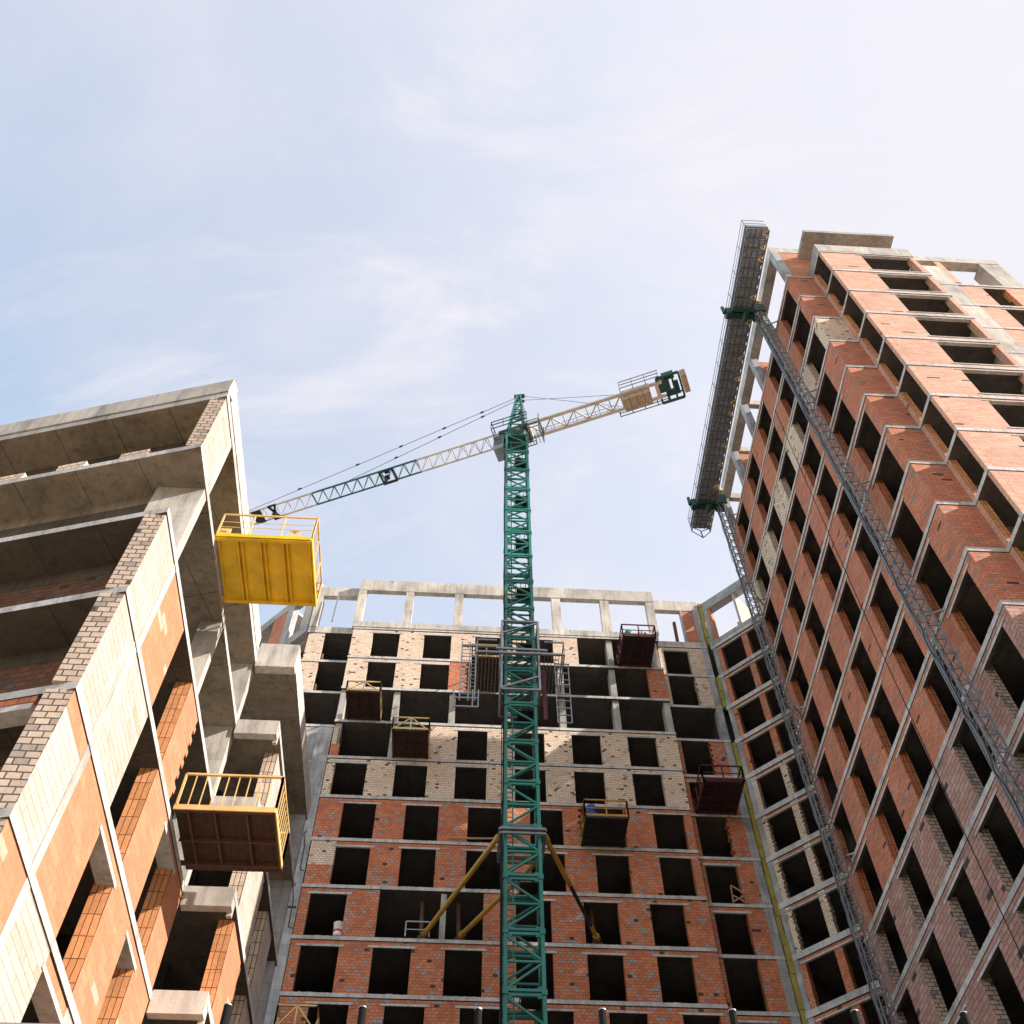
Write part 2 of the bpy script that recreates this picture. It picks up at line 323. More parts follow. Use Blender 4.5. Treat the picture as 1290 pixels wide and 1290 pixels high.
bay_row(back, FB, ZB(0), -8.3, 13.04, PB, OR)
# storey with the wide opening for the crane ties
bay_row(back, FB, ZB(1), -8.3, -4.23, [PB[0]], OR)
bay_row(back, FB, ZB(1), 1.2, 13.04, PB[3:], OR)
MB().wbox(-1.02, -.72, 46.0, 46.3, ZB(1) + .003, ZB(1) + 2.75).build("concrete_post", MC, back)
m = MB(); m.box(FB, -8.28, -6.92, -.36, .0, ZB(2) + .004, ZB(2) + 1.25, 0, 0); m.build("brick_panel", OR, back)
m = MB(); m.box(FB, -8.28, -6.92, -.36, .0, ZB(2) + 1.254, ZB(2) + 2.8, 0, 0); m.build("brick_panel", CR, back)
MB().box(FB, -6.92, -5.03, -.12, -.004, ZB(2) + 2.568, ZB(2) + 2.78).build("brick_course", MBO, back)
MB().box(FB, -7.15, -4.8, -.1, .015, ZB(2) + 2.45, ZB(2) + 2.565).build("lintel", MLI, back)
bay_row(back, FB, ZB(2), -5.03, 13.04, PA[1:], OR)
# the storey of the yellow cage: its pier is toothed
bay_row(back, FB, ZB(3), -8.3, 5.6, PA[:4], OR)
m = MB(); toothed(m, FB, 5.6, 6.65, ZB(3) + .003, ZB(3) + 2.78, -.38, 0, 0, 1, .16, 'R'); m.build("brick_panel", OR, back)
bay_row(back, FB, ZB(3), 9.13, 13.04, PA[5:], OR)
bay_row(back, FB, ZB(4), -8.3, 13.04, PB, CR)
bay_row(back, FB, ZB(5), -2.33, 13.04, PB[2:], CR)
CX = [-8.12, -4.7, -1.1, 2.45, 6.0, 9.5, 12.85]
def posts(k, xs, d=.75):
    for x in xs: MB().wbox(x - .2, x + .2, 46.02, 46.02 + d, ZB(k) + .003, ZB(k + 1) - .2).build("concrete_post", MC, back)
posts(5, [-8.05, -4.6]); posts(6, CX); posts(7, [2.45, 6.0, 9.5])
m = MB(); m.box(FB, -8.28, -7.75, -.37, -.01, ZB(5) + .003, ZB(5) + 1.0, 0, 1); m.build("brick_panel", OR, back)
m = MB(); m.box(FB, -8.28, -7.98, -.37, -.01, ZB(5) + 1.0, ZB(5) + 2.4, 0, 1); m.build("brick_panel", CR, back)
# top storeys
bay_row(back, FB, ZB(7), -8.3, -1.46, PA[:2], CR, endR=0)
m = MB(); toothed(m, FB, -1.46, -.25, ZB(7) + .003, ZB(7) + 2.78, -.38, -.004, 0, 1, .13, 'R'); m.build("brick_panel", [MBO, MEO], back)
bay_row(back, FB, ZB(7), 11.9, 13.04, [], OR)
bay_row(back, FB, ZB(8), -8.3, 7.3, PA[:4], CR)
posts(8, [9.55, 12.7])
# right recess
for k in range(-2, 9):
    if k == 6: continue
    mt = CR if k in (7, 8, -2) else OR
    if k == -1: mt = OR
    MB().box(FB2, 13.06, 13.42, -.38, 0, ZB(k) + .003, ZB(k) + 2.78, 0, 1).build("side_panel", mt, back)
    m = MB()
    if k in (5, 3, 7): toothed(m, FB2, 15.2, 16.18, ZB(k) + .003, ZB(k) + 2.78, -.38, 0, 0, 1, .1, 'L')
    else: m.box(FB2, 15.2, 16.18, -.38, 0, ZB(k) + .003, ZB(k) + 2.78, 0, 1)
    m.build("side_panel", mt, back)
    if k in (4, -1, 2, 1, 8):
        MB().box(FB2, 13.42, 15.2, -.12, -.004, ZB(k) + 2.568, ZB(k) + 2.78).build("brick_course", mt[0], back)
        MB().box(FB2, 13.3, 15.45, -.1, .02, ZB(k) + 2.45, ZB(k) + 2.565).build("lintel", MLI, back)
MB().box(FB2, 16.18, 16.62, -.6, .02, 20, 60.2).build("corner_post", MGW, back)
# left recess with the grey shear wall below it
for k in (7, 8):
    MB().box(FB2, -11.4, -10.28, -.38, 0, ZB(k) + .003, ZB(k) + 2.78, 0, 1).build("side_panel", CR, back)
    m = MB(); m.box(FB2, -10.28, -10.15, -.7, -.4, ZB(k) + .003, ZB(k) + 1.1); m.build("brick_pile", MEC, back)
m = MB(); m.box(FB2, -11.5, -8.33, -.45, .02, -1.6, 45.9); m.box(FB2, -9.25, -8.36, .02, .42, -1.6, 45.55); m.box(FB2, -8.85, -8.34, .42, .5, -1.6, 43.2); m.box(FB2, -10.6, -10.2, .02, .2, -1.6, 44.6)
m.build("shear_wall", MGW, back)
for zz in (37.3, 33.9): MB().path([(-8.6, 45.6, zz), (-8.65, 45.2, zz - .5), (-8.5, 45.3, zz - 1.2), (-8.52, 45.5, zz - 2.6), (-8.3, 45.4, zz - 2.75)], .035, 5).build("rebar_tail", MRU, back)
MB().bar((-9.6, 45.3, 32.3), (-8.3, 45.4, 32.35), .045).build("rebar_tail", MRU, back)
# the rooftop frame
for x0, x1 in ((-8.42, -7.86), (-4.98, -4.4), (-1.4, -.79), (2.15, 2.75), (5.66, 6.3), (9.24, 9.88), (12.62, 13.2)):
    MB().wbox(x0, x1, 45.84, 46.3, ZB(9) + .55, 59.38).build("roof_post", MCL, back)
MB().wbox(-8.42, 2.2, 45.82, 46.2, 59.38, 60.58).build("roof_beam", MCL, back)
MB().wbox(2.204, 13.22, 45.8, 46.2, 59.38, 60.56).build("roof_beam", MCL, back)
MB().wbox(-8.42, 13.1, 45.82, 46.3, ZB(9) + .003, ZB(9) + .55).build("roof_kerb", MCL, back)
MB().box(FB2, -11.52, -8.43, -.35, .03, 59.2, 60.2).build("roof_beam", MCL, back)
MB().box(FB2, -11.52, -11.02, -.8, .03, ZB(9) + .4, 59.2).build("roof_post", MCL, back)
MB().box(FB2, -11.5, -8.43, -.4, .03, ZB(9) + .003, ZB(9) + .45).build("roof_kerb", MCL, back)
MB().box(FB2, 13.21, 16.62, -.35, .03, 59.2, 60.3).build("roof_beam", MCL, back)
MB().box(FB2, 13.11, 16.6, -.4, .03, ZB(9) + .003, ZB(9) + .42).build("roof_kerb", MCL, back)
MB().box(FB2, 15.32, 16.18, -.38, 0, ZB(9) + .42, 59.2).build("side_panel", [MBR], back)
MB().box(FB2, 15.24, 15.32, -.4, .04, ZB(9) + .42, 59.2).build("roof_post", MGW, back)
MB().bar((-9.9, 45.9, ZB(9) + .5), (-9.85, 46, 59.2), .05).build("roof_prop", MGA, back)
# interior and the part of the block below the picture
m = MB()
m.wbox(-11.3, 16.4, 52.2, 55.8, -1.5, ZB(9) - .1)
for x in (-4.7, 2.45, 9.5): m.wbox(x - .1, x + .1, 48.3, 52.2, -1.5, ZB(9) - .1)
m.wbox(16.2, 16.4, 46.8, 52.2, -1.5, ZB(9) - .1); m.wbox(-11.3, -11.1, 46.9, 52.2, -1.5, ZB(9) - .1)
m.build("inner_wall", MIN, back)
MB().wbox(-8.2, 16.5, 46.45, 55.9, -1.6, ZB(-2) - .21).build("lower_storeys", MGW, back)
# mirrored wing seen through the gap on the left
FL = Fr((-11.6, 46.5), (-1, 1), (-1, -1))
m = MB(); m.box(FL, .1, 8, -.5, .03, 60.3, 61.2); m.build("roof_beam", MGW, back)
MB().box(FL, .1, 8, -.45, .03, 55.3, 56.2).build("roof_kerb", MGW, back)
MB().box(FL, 3.3, 4.95, -.4, 0, 56.2, 60.3).build("side_panel", MBR, back)
MB().box(FL, 2.55, 3.3, -.45, .02, 56.2, 60.3).build("roof_post", MGW, back)
MB().box(FL, .1, 1.0, -.45, .02, 56.2, 60.3).build("roof_post", MCL, back)
MB().box(FL, 4.5, 9, -4.0, -3.6, 55.3, 61.0).build("inner_wall", MIN, back)
MB().box(FL, 3.3, 8, -4.0, -.52, 60.7, 60.95).build("roof_slab", [MSL], back)
# ================================================================== CORNER WING (45 degrees)
FC = Fr((16.9, 46.4), (1, -1), (-1, -1))
wing = thing("apartment_building", (19.5, 44, -1.6), "narrow slanted brick wing squeezed between the facing block and the tall right hand block", "building")
q = 2 ** -.5
def cpt(s, w): p = FC.p(s, w, 0); return (p.x, p.y)
polyC = [cpt(.02, .06), cpt(13.2, .06), cpt(13.2, -7), cpt(.02, -7)]
for k in range(-2, 10):
    z = ZB(k) - .02
    MB().prism(polyC, z - .34, z, 0, 1, (1, -1)).build("floor_slab", [MSL, MSD], wing)
    MB().box(FC, .1, .42, -.4, .03, z + .003, z + 2.66).build("concrete_post", MGW, wing)
    if k == 9: continue
    mt = CR if k in (1, 2, 3, 4) else OR
    for a, b in ((.42, .74), (2.42, 2.86), (4.7, 5.2), (7.4, 7.9), (10.2, 10.8)):
        if a == .42 and k == 4: m = MB(); m.box(FC, a, b, -.38, 0, z + .003, z + 2.64, 0, 1)
        elif k in (1, 2, 3, 4): m = MB(); toothed(m, FC, a, b, z + .003, z + 2.64, -.38, 0, 0, 1, .05, 'R', .14, .03)
        else: m = MB(); m.box(FC, a, b, -.38, 0, z + .003, z + 2.64, 0, 1)
        m.build("brick_panel", mt, wing)
    MB().box(FC, .44, 11.9, -.12, -.006, z + 2.46, z + 2.64).build("brick_course", MBO, wing)
    MB().box(FC, .5, 11.8, -.1, .05, z + 2.36, z + 2.455).build("lintel", MLI, wing)
MB().box(FC, .02, 12, -.6, .04, 59.1, 60.0).build("roof_beam", MGW, wing)
MB().box(FC, .02, 12, -.4, .08, ZB(9) - .015, ZB(9) + .35).build("roof_kerb", MGW, wing)
for a, b in ((.1, .42), (5.2, 5.8)): MB().box(FC, a, b, -.6, .02, ZB(9) + .35, 59.1).build("roof_post", MGW, wing)
MB().box(FC, .42, .66, -.38, 0, ZB(9) + .35, 59.1).build("brick_panel", OR, wing)
m = MB(); m.box(FC, 2.6, 2.78, -2.6, -.02, ZB(9) + .35, 59.1, 0); m.box(FC, 2.42, 2.6, -.3, -.02, ZB(9) + .35, ZB(9) + .8); m.build("brick_panel", [MBW], wing)
m = MB(); m.box(FC, .3, 12, -6.9, -4.6, -1.5, ZB(9) - .5); m.box(FC, .12, .3, -6.9, -.5, -1.5, ZB(9) - .5); m.wbox(16.45, 17.5, 47.3, 47.4, -1.5, 58.5); m.box(FC, 3.6, 3.8, -4.6, -.8, -1.5, ZB(9) - .5); m.build("inner_wall", MIN, wing)  # thin strip behind the joint is added to turn the sky gap dark
MB().box(FC, .3, 12, -6.8, -.5, -1.6, ZB(-2) - .4).build("lower_storeys", MGW, wing)
for a, b in ((55.4, 60.0), (49.1, 52.0), (24, 45.9)):
    m = MB(); z = a
    while z < b - .05:
        h = min(b - z, random.uniform(.7, 1.1)); d = random.uniform(-.025, .03); m.wbox(16.68 + d, 16.93 + d, 46.28 + random.uniform(-.04, .04), 46.6, z, z + h - .02); z += h
    m.build("joint_strip", MJO, wing)
# ================================================================== RIGHT BUILDING
right = thing("apartment_building", (20, 28, -1.6), "tall unfinished red brick block on the right with stepped corner and two mast climbers", "building")
FR = Fr((17, 0), (0, 1), (-1, 0)); FX = Fr((0, 19.36), (1, 0), (0, -1)); F1 = Fr((18.45, 0), (0, 1), (-1, 0)); F2 = Fr((0, 17.8), (1, 0), (0, -1)); F3 = Fr((0, 18.26), (1, 0), (0, -1))
polyR = [(16.97, 37.4), (16.97, 19.33), (18.42, 19.33), (18.42, 17.77), (23.8, 17.77), (23.8, 18.23), (29.2, 18.23), (29.2, 37.4)]
RA = [(19.95, 21.84), (23.53, 25.42), (27.1, 28.95), (30.68, 32.54), (34.25, 36.1)]
RB = [(20.87, 22.72), (24.44, 26.27), (28.0, 29.84), (31.6, 33.45), (35.08, 36.9)]
ZR = lambda k: 25.95 + 3.0 * k
pat = {-7: RB, -6: RA, -5: RA, -4: RA, -3: RB, -2: RB, -1: RA, 0: RA, 1: RB, 2: RB, 3: RA, 4: RA, 5: RB, 6: RB, 7: RA, 8: RA, 9: RA}
RO = [MBR, MEB]; RP = [MBP, MER]; SA = [MBS, MEO]
for k in range(-5, 11):
    z = ZR(k); slab(right, polyR if k < 10 else [(16.97, 37.4), (16.97, 19.33), (18.42, 19.33), (18.42, 17.77), (23.8, 17.77), (23.8, 37.4)], z, .22)
    if k == 10: continue
    mt = RP if k < 0 else (CR if k == 7 else RO)
    bay_row(right, FR, z, 19.36, 37.38, pat[k], mt, endL=0, endR=0)
    MB().box(FX, 17.38, 18.44, -.38, 0, z + .003, z + 2.78, 0, 0).build("return_wall", mt if k != 7 else [MBC], right)
    # loggia corner: narrow strips either side of the opening in the stepped face
    m = MB(); m.box(F1, 17.8, 17.99, -.3, 0, z + .003, z + 2.78, 0, 1, endL=0); m.box(F1, 19.1, 19.36, -.3, 0, z + .003, z + 2.78, 0, 1); m.build("corner_strip", SA, right)
    m = MB(); m.box(F2, 18.76, 20.73, -.16, 0, z + .003, z + 2.78, 0, 1, endL=0); m.box(F2, 20.73, 23.5, -.16, -.004, z + 2.66, z + 2.78, 0, 0); m.box(F2, 20.73, 23.5, -.16, -.004, z + .003, z + .2, 0, 0)
    m.build("front_wall", SA, right)
    MB().box(F2, 23.5, 23.76, -.38, 0, z + .003, z + 2.78, 0, 0).build("front_wall", SA, right)
    MB().box(F2, 20.6, 23.62, -.15, .025, z + .2, z + .27).build("sill", MLI, right)
    MB().box(F2, 20.5, 23.68, -.15, .02, z + 2.58, z + 2.655).build("lintel", MLI, right)
    MB().box(F3, 23.82, 25.35, -.5, .012, z + .003, z + 2.78).build("concrete_post", MCL, right)
    if k < 9:
        bay_row(right, F3, z, 25.35, 29.18, [(26.58, 27.85)], SA, head=2.5, ragged=False, endL=0, endR=0, name='front_wall')
MB().box(F3, 28.0, 29.18, -.9, .01, ZR(9) + .003, 56.55).build("roof_post", MCL, right)
MB().box(F3, 23.82, 29.2, -.5, .03, 56.56, 57.3).build("roof_beam", MCL, right)
MB().box(F3, 25.35, 25.7, -.4, .0, ZR(9) + .003, 56.55).build("front_wall", [MBS], right)
# parapet over the front block
MB().box(F2, 18.44, 23.8, -.4, .04, ZR(10) + .003, 56.95).build("parapet", MCL, right)
MB().box(F1, 18.17, 19.36, -.4, .04, ZR(10) + .003, 56.8).build("parapet", MGW, right)
# frame standing on the roof edge
MB().box(FR, 19.36, 19.8, -.4, .02, ZR(10) + .003, 60.1).build("roof_post", MGW, right)
for y in (23.4, 26.3, 29.55, 33.1, 36.9): MB().box(FR, y, y + .45, -.4, .0, ZR(10) + .003, 60.1).build("roof_post", MGW, right)
MB().box(FR, 19.36, 37.4, -.55, .03, 60.1, 60.95).build("roof_beam", MCL, right)
MB().box(FX, 17.56, 19.5, -.4, .0, 60.15, 60.95).build("roof_beam", MCL, right)
for y in (29.6, 33.15, 36.9): MB().wbox(17.56, 20.5, y + .05, y + .38, 60.2, 60.8).build("roof_beam", MCL, right)
for y in (33.2, 26.4): MB().wbox(17.42, 20.0, y + .08, y + .33, ZR(10) + .003, 59.9).build("roof_partition", MBA, right)
MB().box(FX, 17.44, 20.6, -.4, -.02, ZR(10) + .003, 60.1).build("roof_partition", MBA, right)
MB().box(FX, 20.6, 23.7, -.4, -.02, ZR(10) + .003, 59.0).build("roof_partition", MBR, right)
MB().wbox(18.38, 23.75, 17.7, 26, 59.08, 59.4).build("roof_canopy", [MC], right)
m = MB(); m.wbox(21.3, 23.7, 20.6, 37.1, -1.5, ZR(10) - .1); m.wbox(23.7, 29, 20.6, 37.1, -1.5, ZR(9) - .1)
for y in (23.2, 26.6, 30.3, 34): m.wbox(18.6, 21.3, y - .1, y + .1, -1.5, ZR(10) - .1)
m.wbox(17.5, 21.3, 37.0, 37.2, -1.5, ZR(10) - .1); m.wbox(18.9, 21.3, 20.41, 20.58, -1.5, ZR(10) - .1)
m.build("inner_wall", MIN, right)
MB().wbox(19.5, 28.9, 21.2, 37.2, ZR(10) + .003, 60.2).build("penthouse_wall", MBR, right)
MB().wbox(18.95, 23.6, 20.2, 20.4, -1.5, ZR(10) - .1).build("loggia_wall", MIL, right)
MB().wbox(17.1, 29.1, 19.4, 37.3, -1.6, ZR(-5) - .23).build("lower_storeys", MGW, right)
# ================================================================== LEFT BUILDING
left = thing("apartment_building", (-10, 18, -1.6), "low unfinished block at the left edge with sunlit white and orange blockwork", "building")
c15, s15 = math.cos(math.radians(15)), math.sin(math.radians(15))
FBl = Fr((-7.3, 0), (0, 1), (1, 0)); FA = Fr((-7.3, 13.4), (-c15, s15), (-s15, -c15)); FP = Fr((-5.97, 0), (0, 1), (1, 0))
def apt(u, w): p = FA.p(u, w, 0); return (p.x, p.y)
polyL = [(-7.27, apt(0, .0)[1] - .03), (-7.27, 23.4), (-5.94, 23.4), (-5.94, 31.2), (-9, 31.2), (-9, 36), (-24, 36), apt(17, 0)]
ZL = {0: 8.2, 1: 11.22, 2: 14.2, 3: 17.13, 4: 20.18, 5: 23.28, -1: 5.2}
uvA = (-c15, s15)
for k in ZL: slab(left, polyL, ZL[k], .2, uvdir=uvA, mats=[MSL, MSO if k == 5 else MSW])  # undersides below the top slab use the concrete with shade in its colour
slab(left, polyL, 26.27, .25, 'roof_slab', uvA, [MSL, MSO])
WO = [MBW, MEO]; AO = [MBA, MEO]; WR = [MBW, MER]; AR = [MBA, MEL]
# roof upstand
MB().box(FA, -.02, 17, -.3, .06, 26.3, 27.03).build("parapet", MCL, left)
MB().box(FBl, 13.68, 23.1, -.3, .05, 26.3, 27.0).build("parapet", MCL, left)
def panel(k, u0, u1, mats, th=.5, z0=0, z1=None, fr=FBl, endL=None, endR=None, jag=None, w=0):
    top = (ZL[k + 1] - .2 if k < 5 else 26.02) - ZL[k]; z1 = top if z1 is None else z1; m = MB()
    if jag: toothed(m, fr, u0, u1, ZL[k] + z0 + .003, ZL[k] + z1, w - th, w, 0, 1, jag, 'R', .2, .1)
    else: m.box(fr, u0, u1, w - th, w, ZL[k] + z0 + .003, ZL[k] + z1, 0, 1, None, endL, endR)
    return m.build("brick_panel", mats, left)
def post(k, u0, u1, x0, x1, mat=None, fr=FBl):
    top = (ZL[k + 1] - .2 if k < 5 else 26.02)
    return MB().box(fr, u0, u1, x0, x1, ZL[k] + .003, top).build("concrete_post", mat or MC, left)
FE = [MBW, MEL]
panel(5, 13.45, 14.73, FE, .42); post(5, 14.735, 15.02, -.45, .012, MCL)
panel(3, 13.45, 14.86, FE, .48); post(3, 14.865, 15.12, -.5, .012, MCL)
panel(2, 13.43, 14.72, FE, .5); post(2, 14.725, 15.03, -.5, .012, MCL)
panel(1, 13.42, 14.82, FE, .52, 0, 2.35); panel(1, 13.42, 14.82, AR, .52, 2.354); post(1, 14.825, 15.1, -.5, .012, MCL)
panel(0, 13.42, 14.88, AR, .52); post(0, 14.885, 15.15, -.5, .012, MCL)
panel(-1, 13.42, 14.88, FE, .52); post(-1, 14.885, 15.15, -.5, .012, MCL)
post(4, 14.66, 15.0, -1.25, .0, MCL); post(4, 19.2, 19.47, -.62, .0, MCL)
# second blocks and returns along the sunlit side
panel(3, 15.12, 16.94, AO, .45); panel(2, 15.03, 16.94, WO, .45); panel(1, 15.1, 16.96, AO, .45); panel(0, 15.15, 16.96, WO, .45); panel(-1, 15.15, 16.96, AO, .45)
panel(3, 18.72, 20.15, AO, .42, jag=.12); panel(2, 18.66, 20.42, AO, .42); panel(1, 18.66, 20.44, AO, .42); panel(0, 18.7, 20.4, WO, .42); panel(-1, 18.7, 20.4, AO, .42)
for k, us in {2: [(20.42, 22.1)], 1: [(16.96, 18.66), (20.44, 21.6)], 0: [(16.96, 18.7), (20.4, 21.6)], -1: [(16.96, 18.7)]}.items():
    for a, b in us:
        MB().box(FBl, a, b, -.42, -.004, ZL[k] + 2.56, ZL[k] + 2.78).build("brick_course", MBA, left)
        MB().box(FBl, a - .12, b + .12, -.36, .02, ZL[k] + 2.44, ZL[k] + 2.556).build("lintel", MLI, left)
for k in (2, 1, 0, -1): panel(k, 22.0 if k == 2 else 21.6, 23.36, AO, .42)
for k in (5, 4, 3): post(k, 23.44, 23.8, -.95, -.06, MCL)
# projecting balconies at the far end
for k in list(ZL):
    z = ZL[k]; m = MB(); m.box(FP, 23.36, 23.62, -1.3, .02, z - .52, z + .06); m.box(FP, 23.62, 23.74, -.12, .02, z - .62, z - .2); m.build("balcony_beam", MCL, left)
    post(k, 30.9, 31.2, -1.4, -.03, MGW, FP)
MB().box(FP, 23.36, 23.7, -1.3, .03, 25.86, 27.0).build("balcony_beam", MCL, left)
MB().box(FP, 23.704, 31.2, -.3, .03, 26.3, 26.95).build("parapet", MCL, left)
panel(4, 24.5, 26.0, [MBW, MEC], .42, fr=FP, w=-.05); panel(3, 24.45, 26.9, [MBW, MEC], .42, fr=FP, jag=.1, w=-.05); panel(2, 24.4, 26.4, AO, .42, fr=FP, jag=.1, w=-.05)
panel(1, 24.4, 26.4, AO, .42, fr=FP, w=-.05); panel(0, 24.4, 26.4, AO, .42, fr=FP, w=-.05)
panel(3, 28.3, 29.7, [MBW, MEC], .42, fr=FP, w=-.05); panel(2, 27.9, 29.6, [MBW, MEC], .42, fr=FP, jag=.1, w=-.05); panel(1, 27.9, 29.6, [MBW, MEC], .42, fr=FP, w=-.05)
for k in ZL:
    top = (ZL[k + 1] - .2 if k < 5 else 26.02)
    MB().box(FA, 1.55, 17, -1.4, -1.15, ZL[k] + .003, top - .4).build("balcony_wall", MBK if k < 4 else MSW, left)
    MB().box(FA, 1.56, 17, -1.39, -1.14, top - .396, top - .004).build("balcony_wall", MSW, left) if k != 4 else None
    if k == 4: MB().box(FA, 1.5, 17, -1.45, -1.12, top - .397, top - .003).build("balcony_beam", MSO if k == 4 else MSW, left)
for k in (2, 1, 0):
    MB().box(FA, .72, 17, -.4, -.004, ZL[k] - .42, ZL[k] - .203).build("brick_course", MBO, left)
    MB().box(FA, .72, 17, -.36, .02, ZL[k] - .56, ZL[k] - .424).build("lintel", MLI, left)
MB().box(FA, 5.35, 6.5, -.55, -.1, ZL[4] - 1.3, ZL[4] - .62).build("brick_panel", [MBW, MER], left)
# inside
m = MB()
m.box(FA, 3.6, 17, -6.2, -6.0, -1.5, 26.0); m.wbox(-11.2, -11.0, 19.7, 30.9, -1.5, 26.0); m.wbox(-11.0, -8.1, 20.9, 21.05, -1.5, 17.0); m.wbox(-10.9, -8.0, 26.4, 26.6, -1.5, 26)
m.wbox(-11.0, -8.1, 17.3, 17.45, -1.5, 17.0); m.wbox(-22, -11, 31, 35.8, -1.5, 26)
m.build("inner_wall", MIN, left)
MB().wbox(-11.0, -7.9, 17.46, 17.9, 2, 14.0).build("inner_brick_wall", MBO, left)
MB().wbox(-9.0, -6.05, 31.22, 31.5, -1.6, 25.9).build("shear_wall", MGW, left)
MB().prism([(-7.6, 13.9), (-7.6, 31), (-22, 31), (-22, 18)], -1.6, ZL[-1] - .21).build("lower_storeys", MGW, left)
# ================================================================== loose bricks on the left balcony
def brick_pile(u, lab, n):
    m = MB()
    for i in range(n):
        for j in range(2): m.box(FA, u + i * .27, u + i * .27 + .26, -.5, -.01, 23.284 + j * .165, 23.284 + j * .165 + .158)
    p = FA.p(u + .4, -.35, 23.28)
    solo(m, "brick_stack", [MBC], p, lab, "bricks", "low brick stacks on the left balcony edge")
brick_pile(1.54, "short row of pale bricks on the top left balcony edge, nearest the sunlit corner", 3)
brick_pile(3.34, "short row of pale bricks on the top left balcony edge, middle one of three", 3)
brick_pile(5.12, "short row of pale bricks on the top left balcony edge, cut by the picture border", 4)
# ================================================================== TOWER CRANE
CXm, CYm, HW = 2.745, 39.08, .79
crane = thing("tower_crane", (CXm, CYm, -1.6), "tall green lattice tower crane with cream and green jib, tied to the facing block", "crane")
def lattice_section(z0, h, mat, parent, hw=HW):
    m = MB(); c = [(CXm - hw, CYm - hw), (CXm + hw, CYm - hw), (CXm + hw, CYm + hw), (CXm - hw, CYm + hw)]
    for x, y in c:
        m.bar((x, y, z0), (x, y, z0 + h), .078)
        for zz in (z0 + .06, z0 + h - .06): m.bar((x, y, zz - .06), (x, y, zz + .06), .12)
    for i in range(4):
        a, b = c[i], c[(i + 1) % 4]
        d = (Vector(b) - Vector(a)).normalized() * .078
        a2 = (a[0] + d.x, a[1] + d.y); b2 = (b[0] - d.x, b[1] - d.y)
        for zz, r in ((z0 + .1, .06), (z0 + h / 2, .045), (z0 + h - .1, .06)): m.bar((*a2, zz), (*b2, zz), r)
        m.bar((*a2, z0 + h - .22), (*b2, z0 + h / 2 + .1), .045); m.bar((*b2, z0 + h / 2 - .1), (*a2, z0 + .2), .045)
        for P, sg in ((a2, 1), (b2, -1)):                               # gusset plates
            for zz, s2 in ((z0 + .14, 1), (z0 + h - .14, -1)):
                m.bar((P[0], P[1], zz), (P[0] + d.x * sg * 2.6, P[1] + d.y * sg * 2.6, zz), .05, .1)
    return m.build("mast_section", mat, parent)
SH = 2.744
ms = lattice_section(-1.0, SH, MGR, crane)
for i in range(1, 26): dup(ms, Vector((0, 0, SH * i)))
TOP = -1.0 + SH * 26
m = MB()
for x in (-.28, .02): m.bar((CXm - .45 + x, CYm - .35, -1), (CXm - .45 + x, CYm - .35, 71), .03)
z = -1
while z < 71: m.bar((CXm - .73, CYm - .35, z), (CXm - .43, CYm - .35, z), .014); z += .3
m.build("ladder", MGR, crane)
m = MB(); z = 2; m.wbox(CXm - .1, CXm + .78, CYm - .1, CYm + .78, z, z + .03)
for a in range(4): m.bar((CXm - .15 + a * .3, CYm - .8, z), (CXm - .15 + a * .3, CYm + .8, z), .02)
rpl = m.build("rest_platform", MBL, crane)
for i in range(1, 13): dup(rpl, Vector((0, 0, SH * 2 * i)))
m = MB(); m.path([(CXm - .95, CYm - .95, -1)] + [(CXm - .95 + random.uniform(-.03, .03), CYm - .95, z) for z in range(3, 70, 4)], .035, 5); m.path([(CXm - .99, CYm - .9, 10), (CXm - 1.02, CYm - .9, 45)], .022, 4)
m.build("power_cable", MCA, crane)
MB().wbox(CXm - 1.3, CXm + 1.3, CYm - 1.3, CYm + 1.3, -1.6, -1.0).build("footing", MC, crane)
# climbing frame round the mast
m = MB(); z0, z1 = 41.05, 46.85; cw = 1.05
cs = [(CXm - cw, CYm - cw), (CXm + cw, CYm - cw), (CXm + cw, CYm + cw), (CXm - cw, CYm + cw)]
for i in range(4):
    a, b = cs[i], cs[(i + 1) % 4]
    m.bar((*a, z0), (*a, z1), .06)
    for zz in (z0, z0 + 2.9, z1): m.bar((*a, zz), (*b, zz), .05)
    m.bar((*a, z0 + .1), (*b, z0 + 1.1), .045); m.bar((*a, z1 - 1.1), (*b, z1 - .1), .045)
clf = m.build("climbing_frame", MGA, crane)
m = MB()
for sx in (-1, 1):
    x0 = CXm + sx * 1.35
    for zz in (43.5, 43.52 + 1.02):
        m.bar((x0, CYm - 1.5, zz), (x0 + sx * 1.1, CYm - 1.5, zz), .035); m.bar((x0 + sx * 1.1, CYm - 1.5, zz), (x0 + sx * 1.1, CYm + 1.5, zz), .035)
    for yy in (-1.5, -.5, .5, 1.5): m.bar((x0 + sx * 1.1, CYm + yy, 43.5), (x0 + sx * 1.1, CYm + yy, 44.55), .025)
    for q_ in range(6): m.bar((x0 + sx * .2 * q_, CYm - 1.5, 43.46), (x0 + sx * .2 * q_, CYm + 1.5, 43.46), .018)
m.bar((CXm - 2.4, CYm - 1.5, 43.5), (CXm + 2.4, CYm - 1.5, 43.5), .06); m.bar((CXm - 1.4, CYm - 1.5, 43.85), (CXm + 1.5, CYm - 1.5, 43.8), .06)
m.build("climbing_platform", MGA, clf)
m = MB()
for x in (-3.4, -2.95, -2.6):
    m.bar((CXm + x + .1, CYm - 1.3, 39.75), (CXm + x + .1, CYm - 1.3, 44.5), .035)
for x0, x1 in ((-3.3, -2.86), (-2.85, -2.5)):
    z = 39.95
    while z < 44.1: m.bar((CXm + x0, CYm - 1.3, z), (CXm + x1, CYm - 1.3, z), .015); z += .3
for zz in (39.75, 39.1): m.bar((CXm - 3.6, CYm - 1.5, zz), (CXm - 2.3, CYm - 1.5, zz), .035)
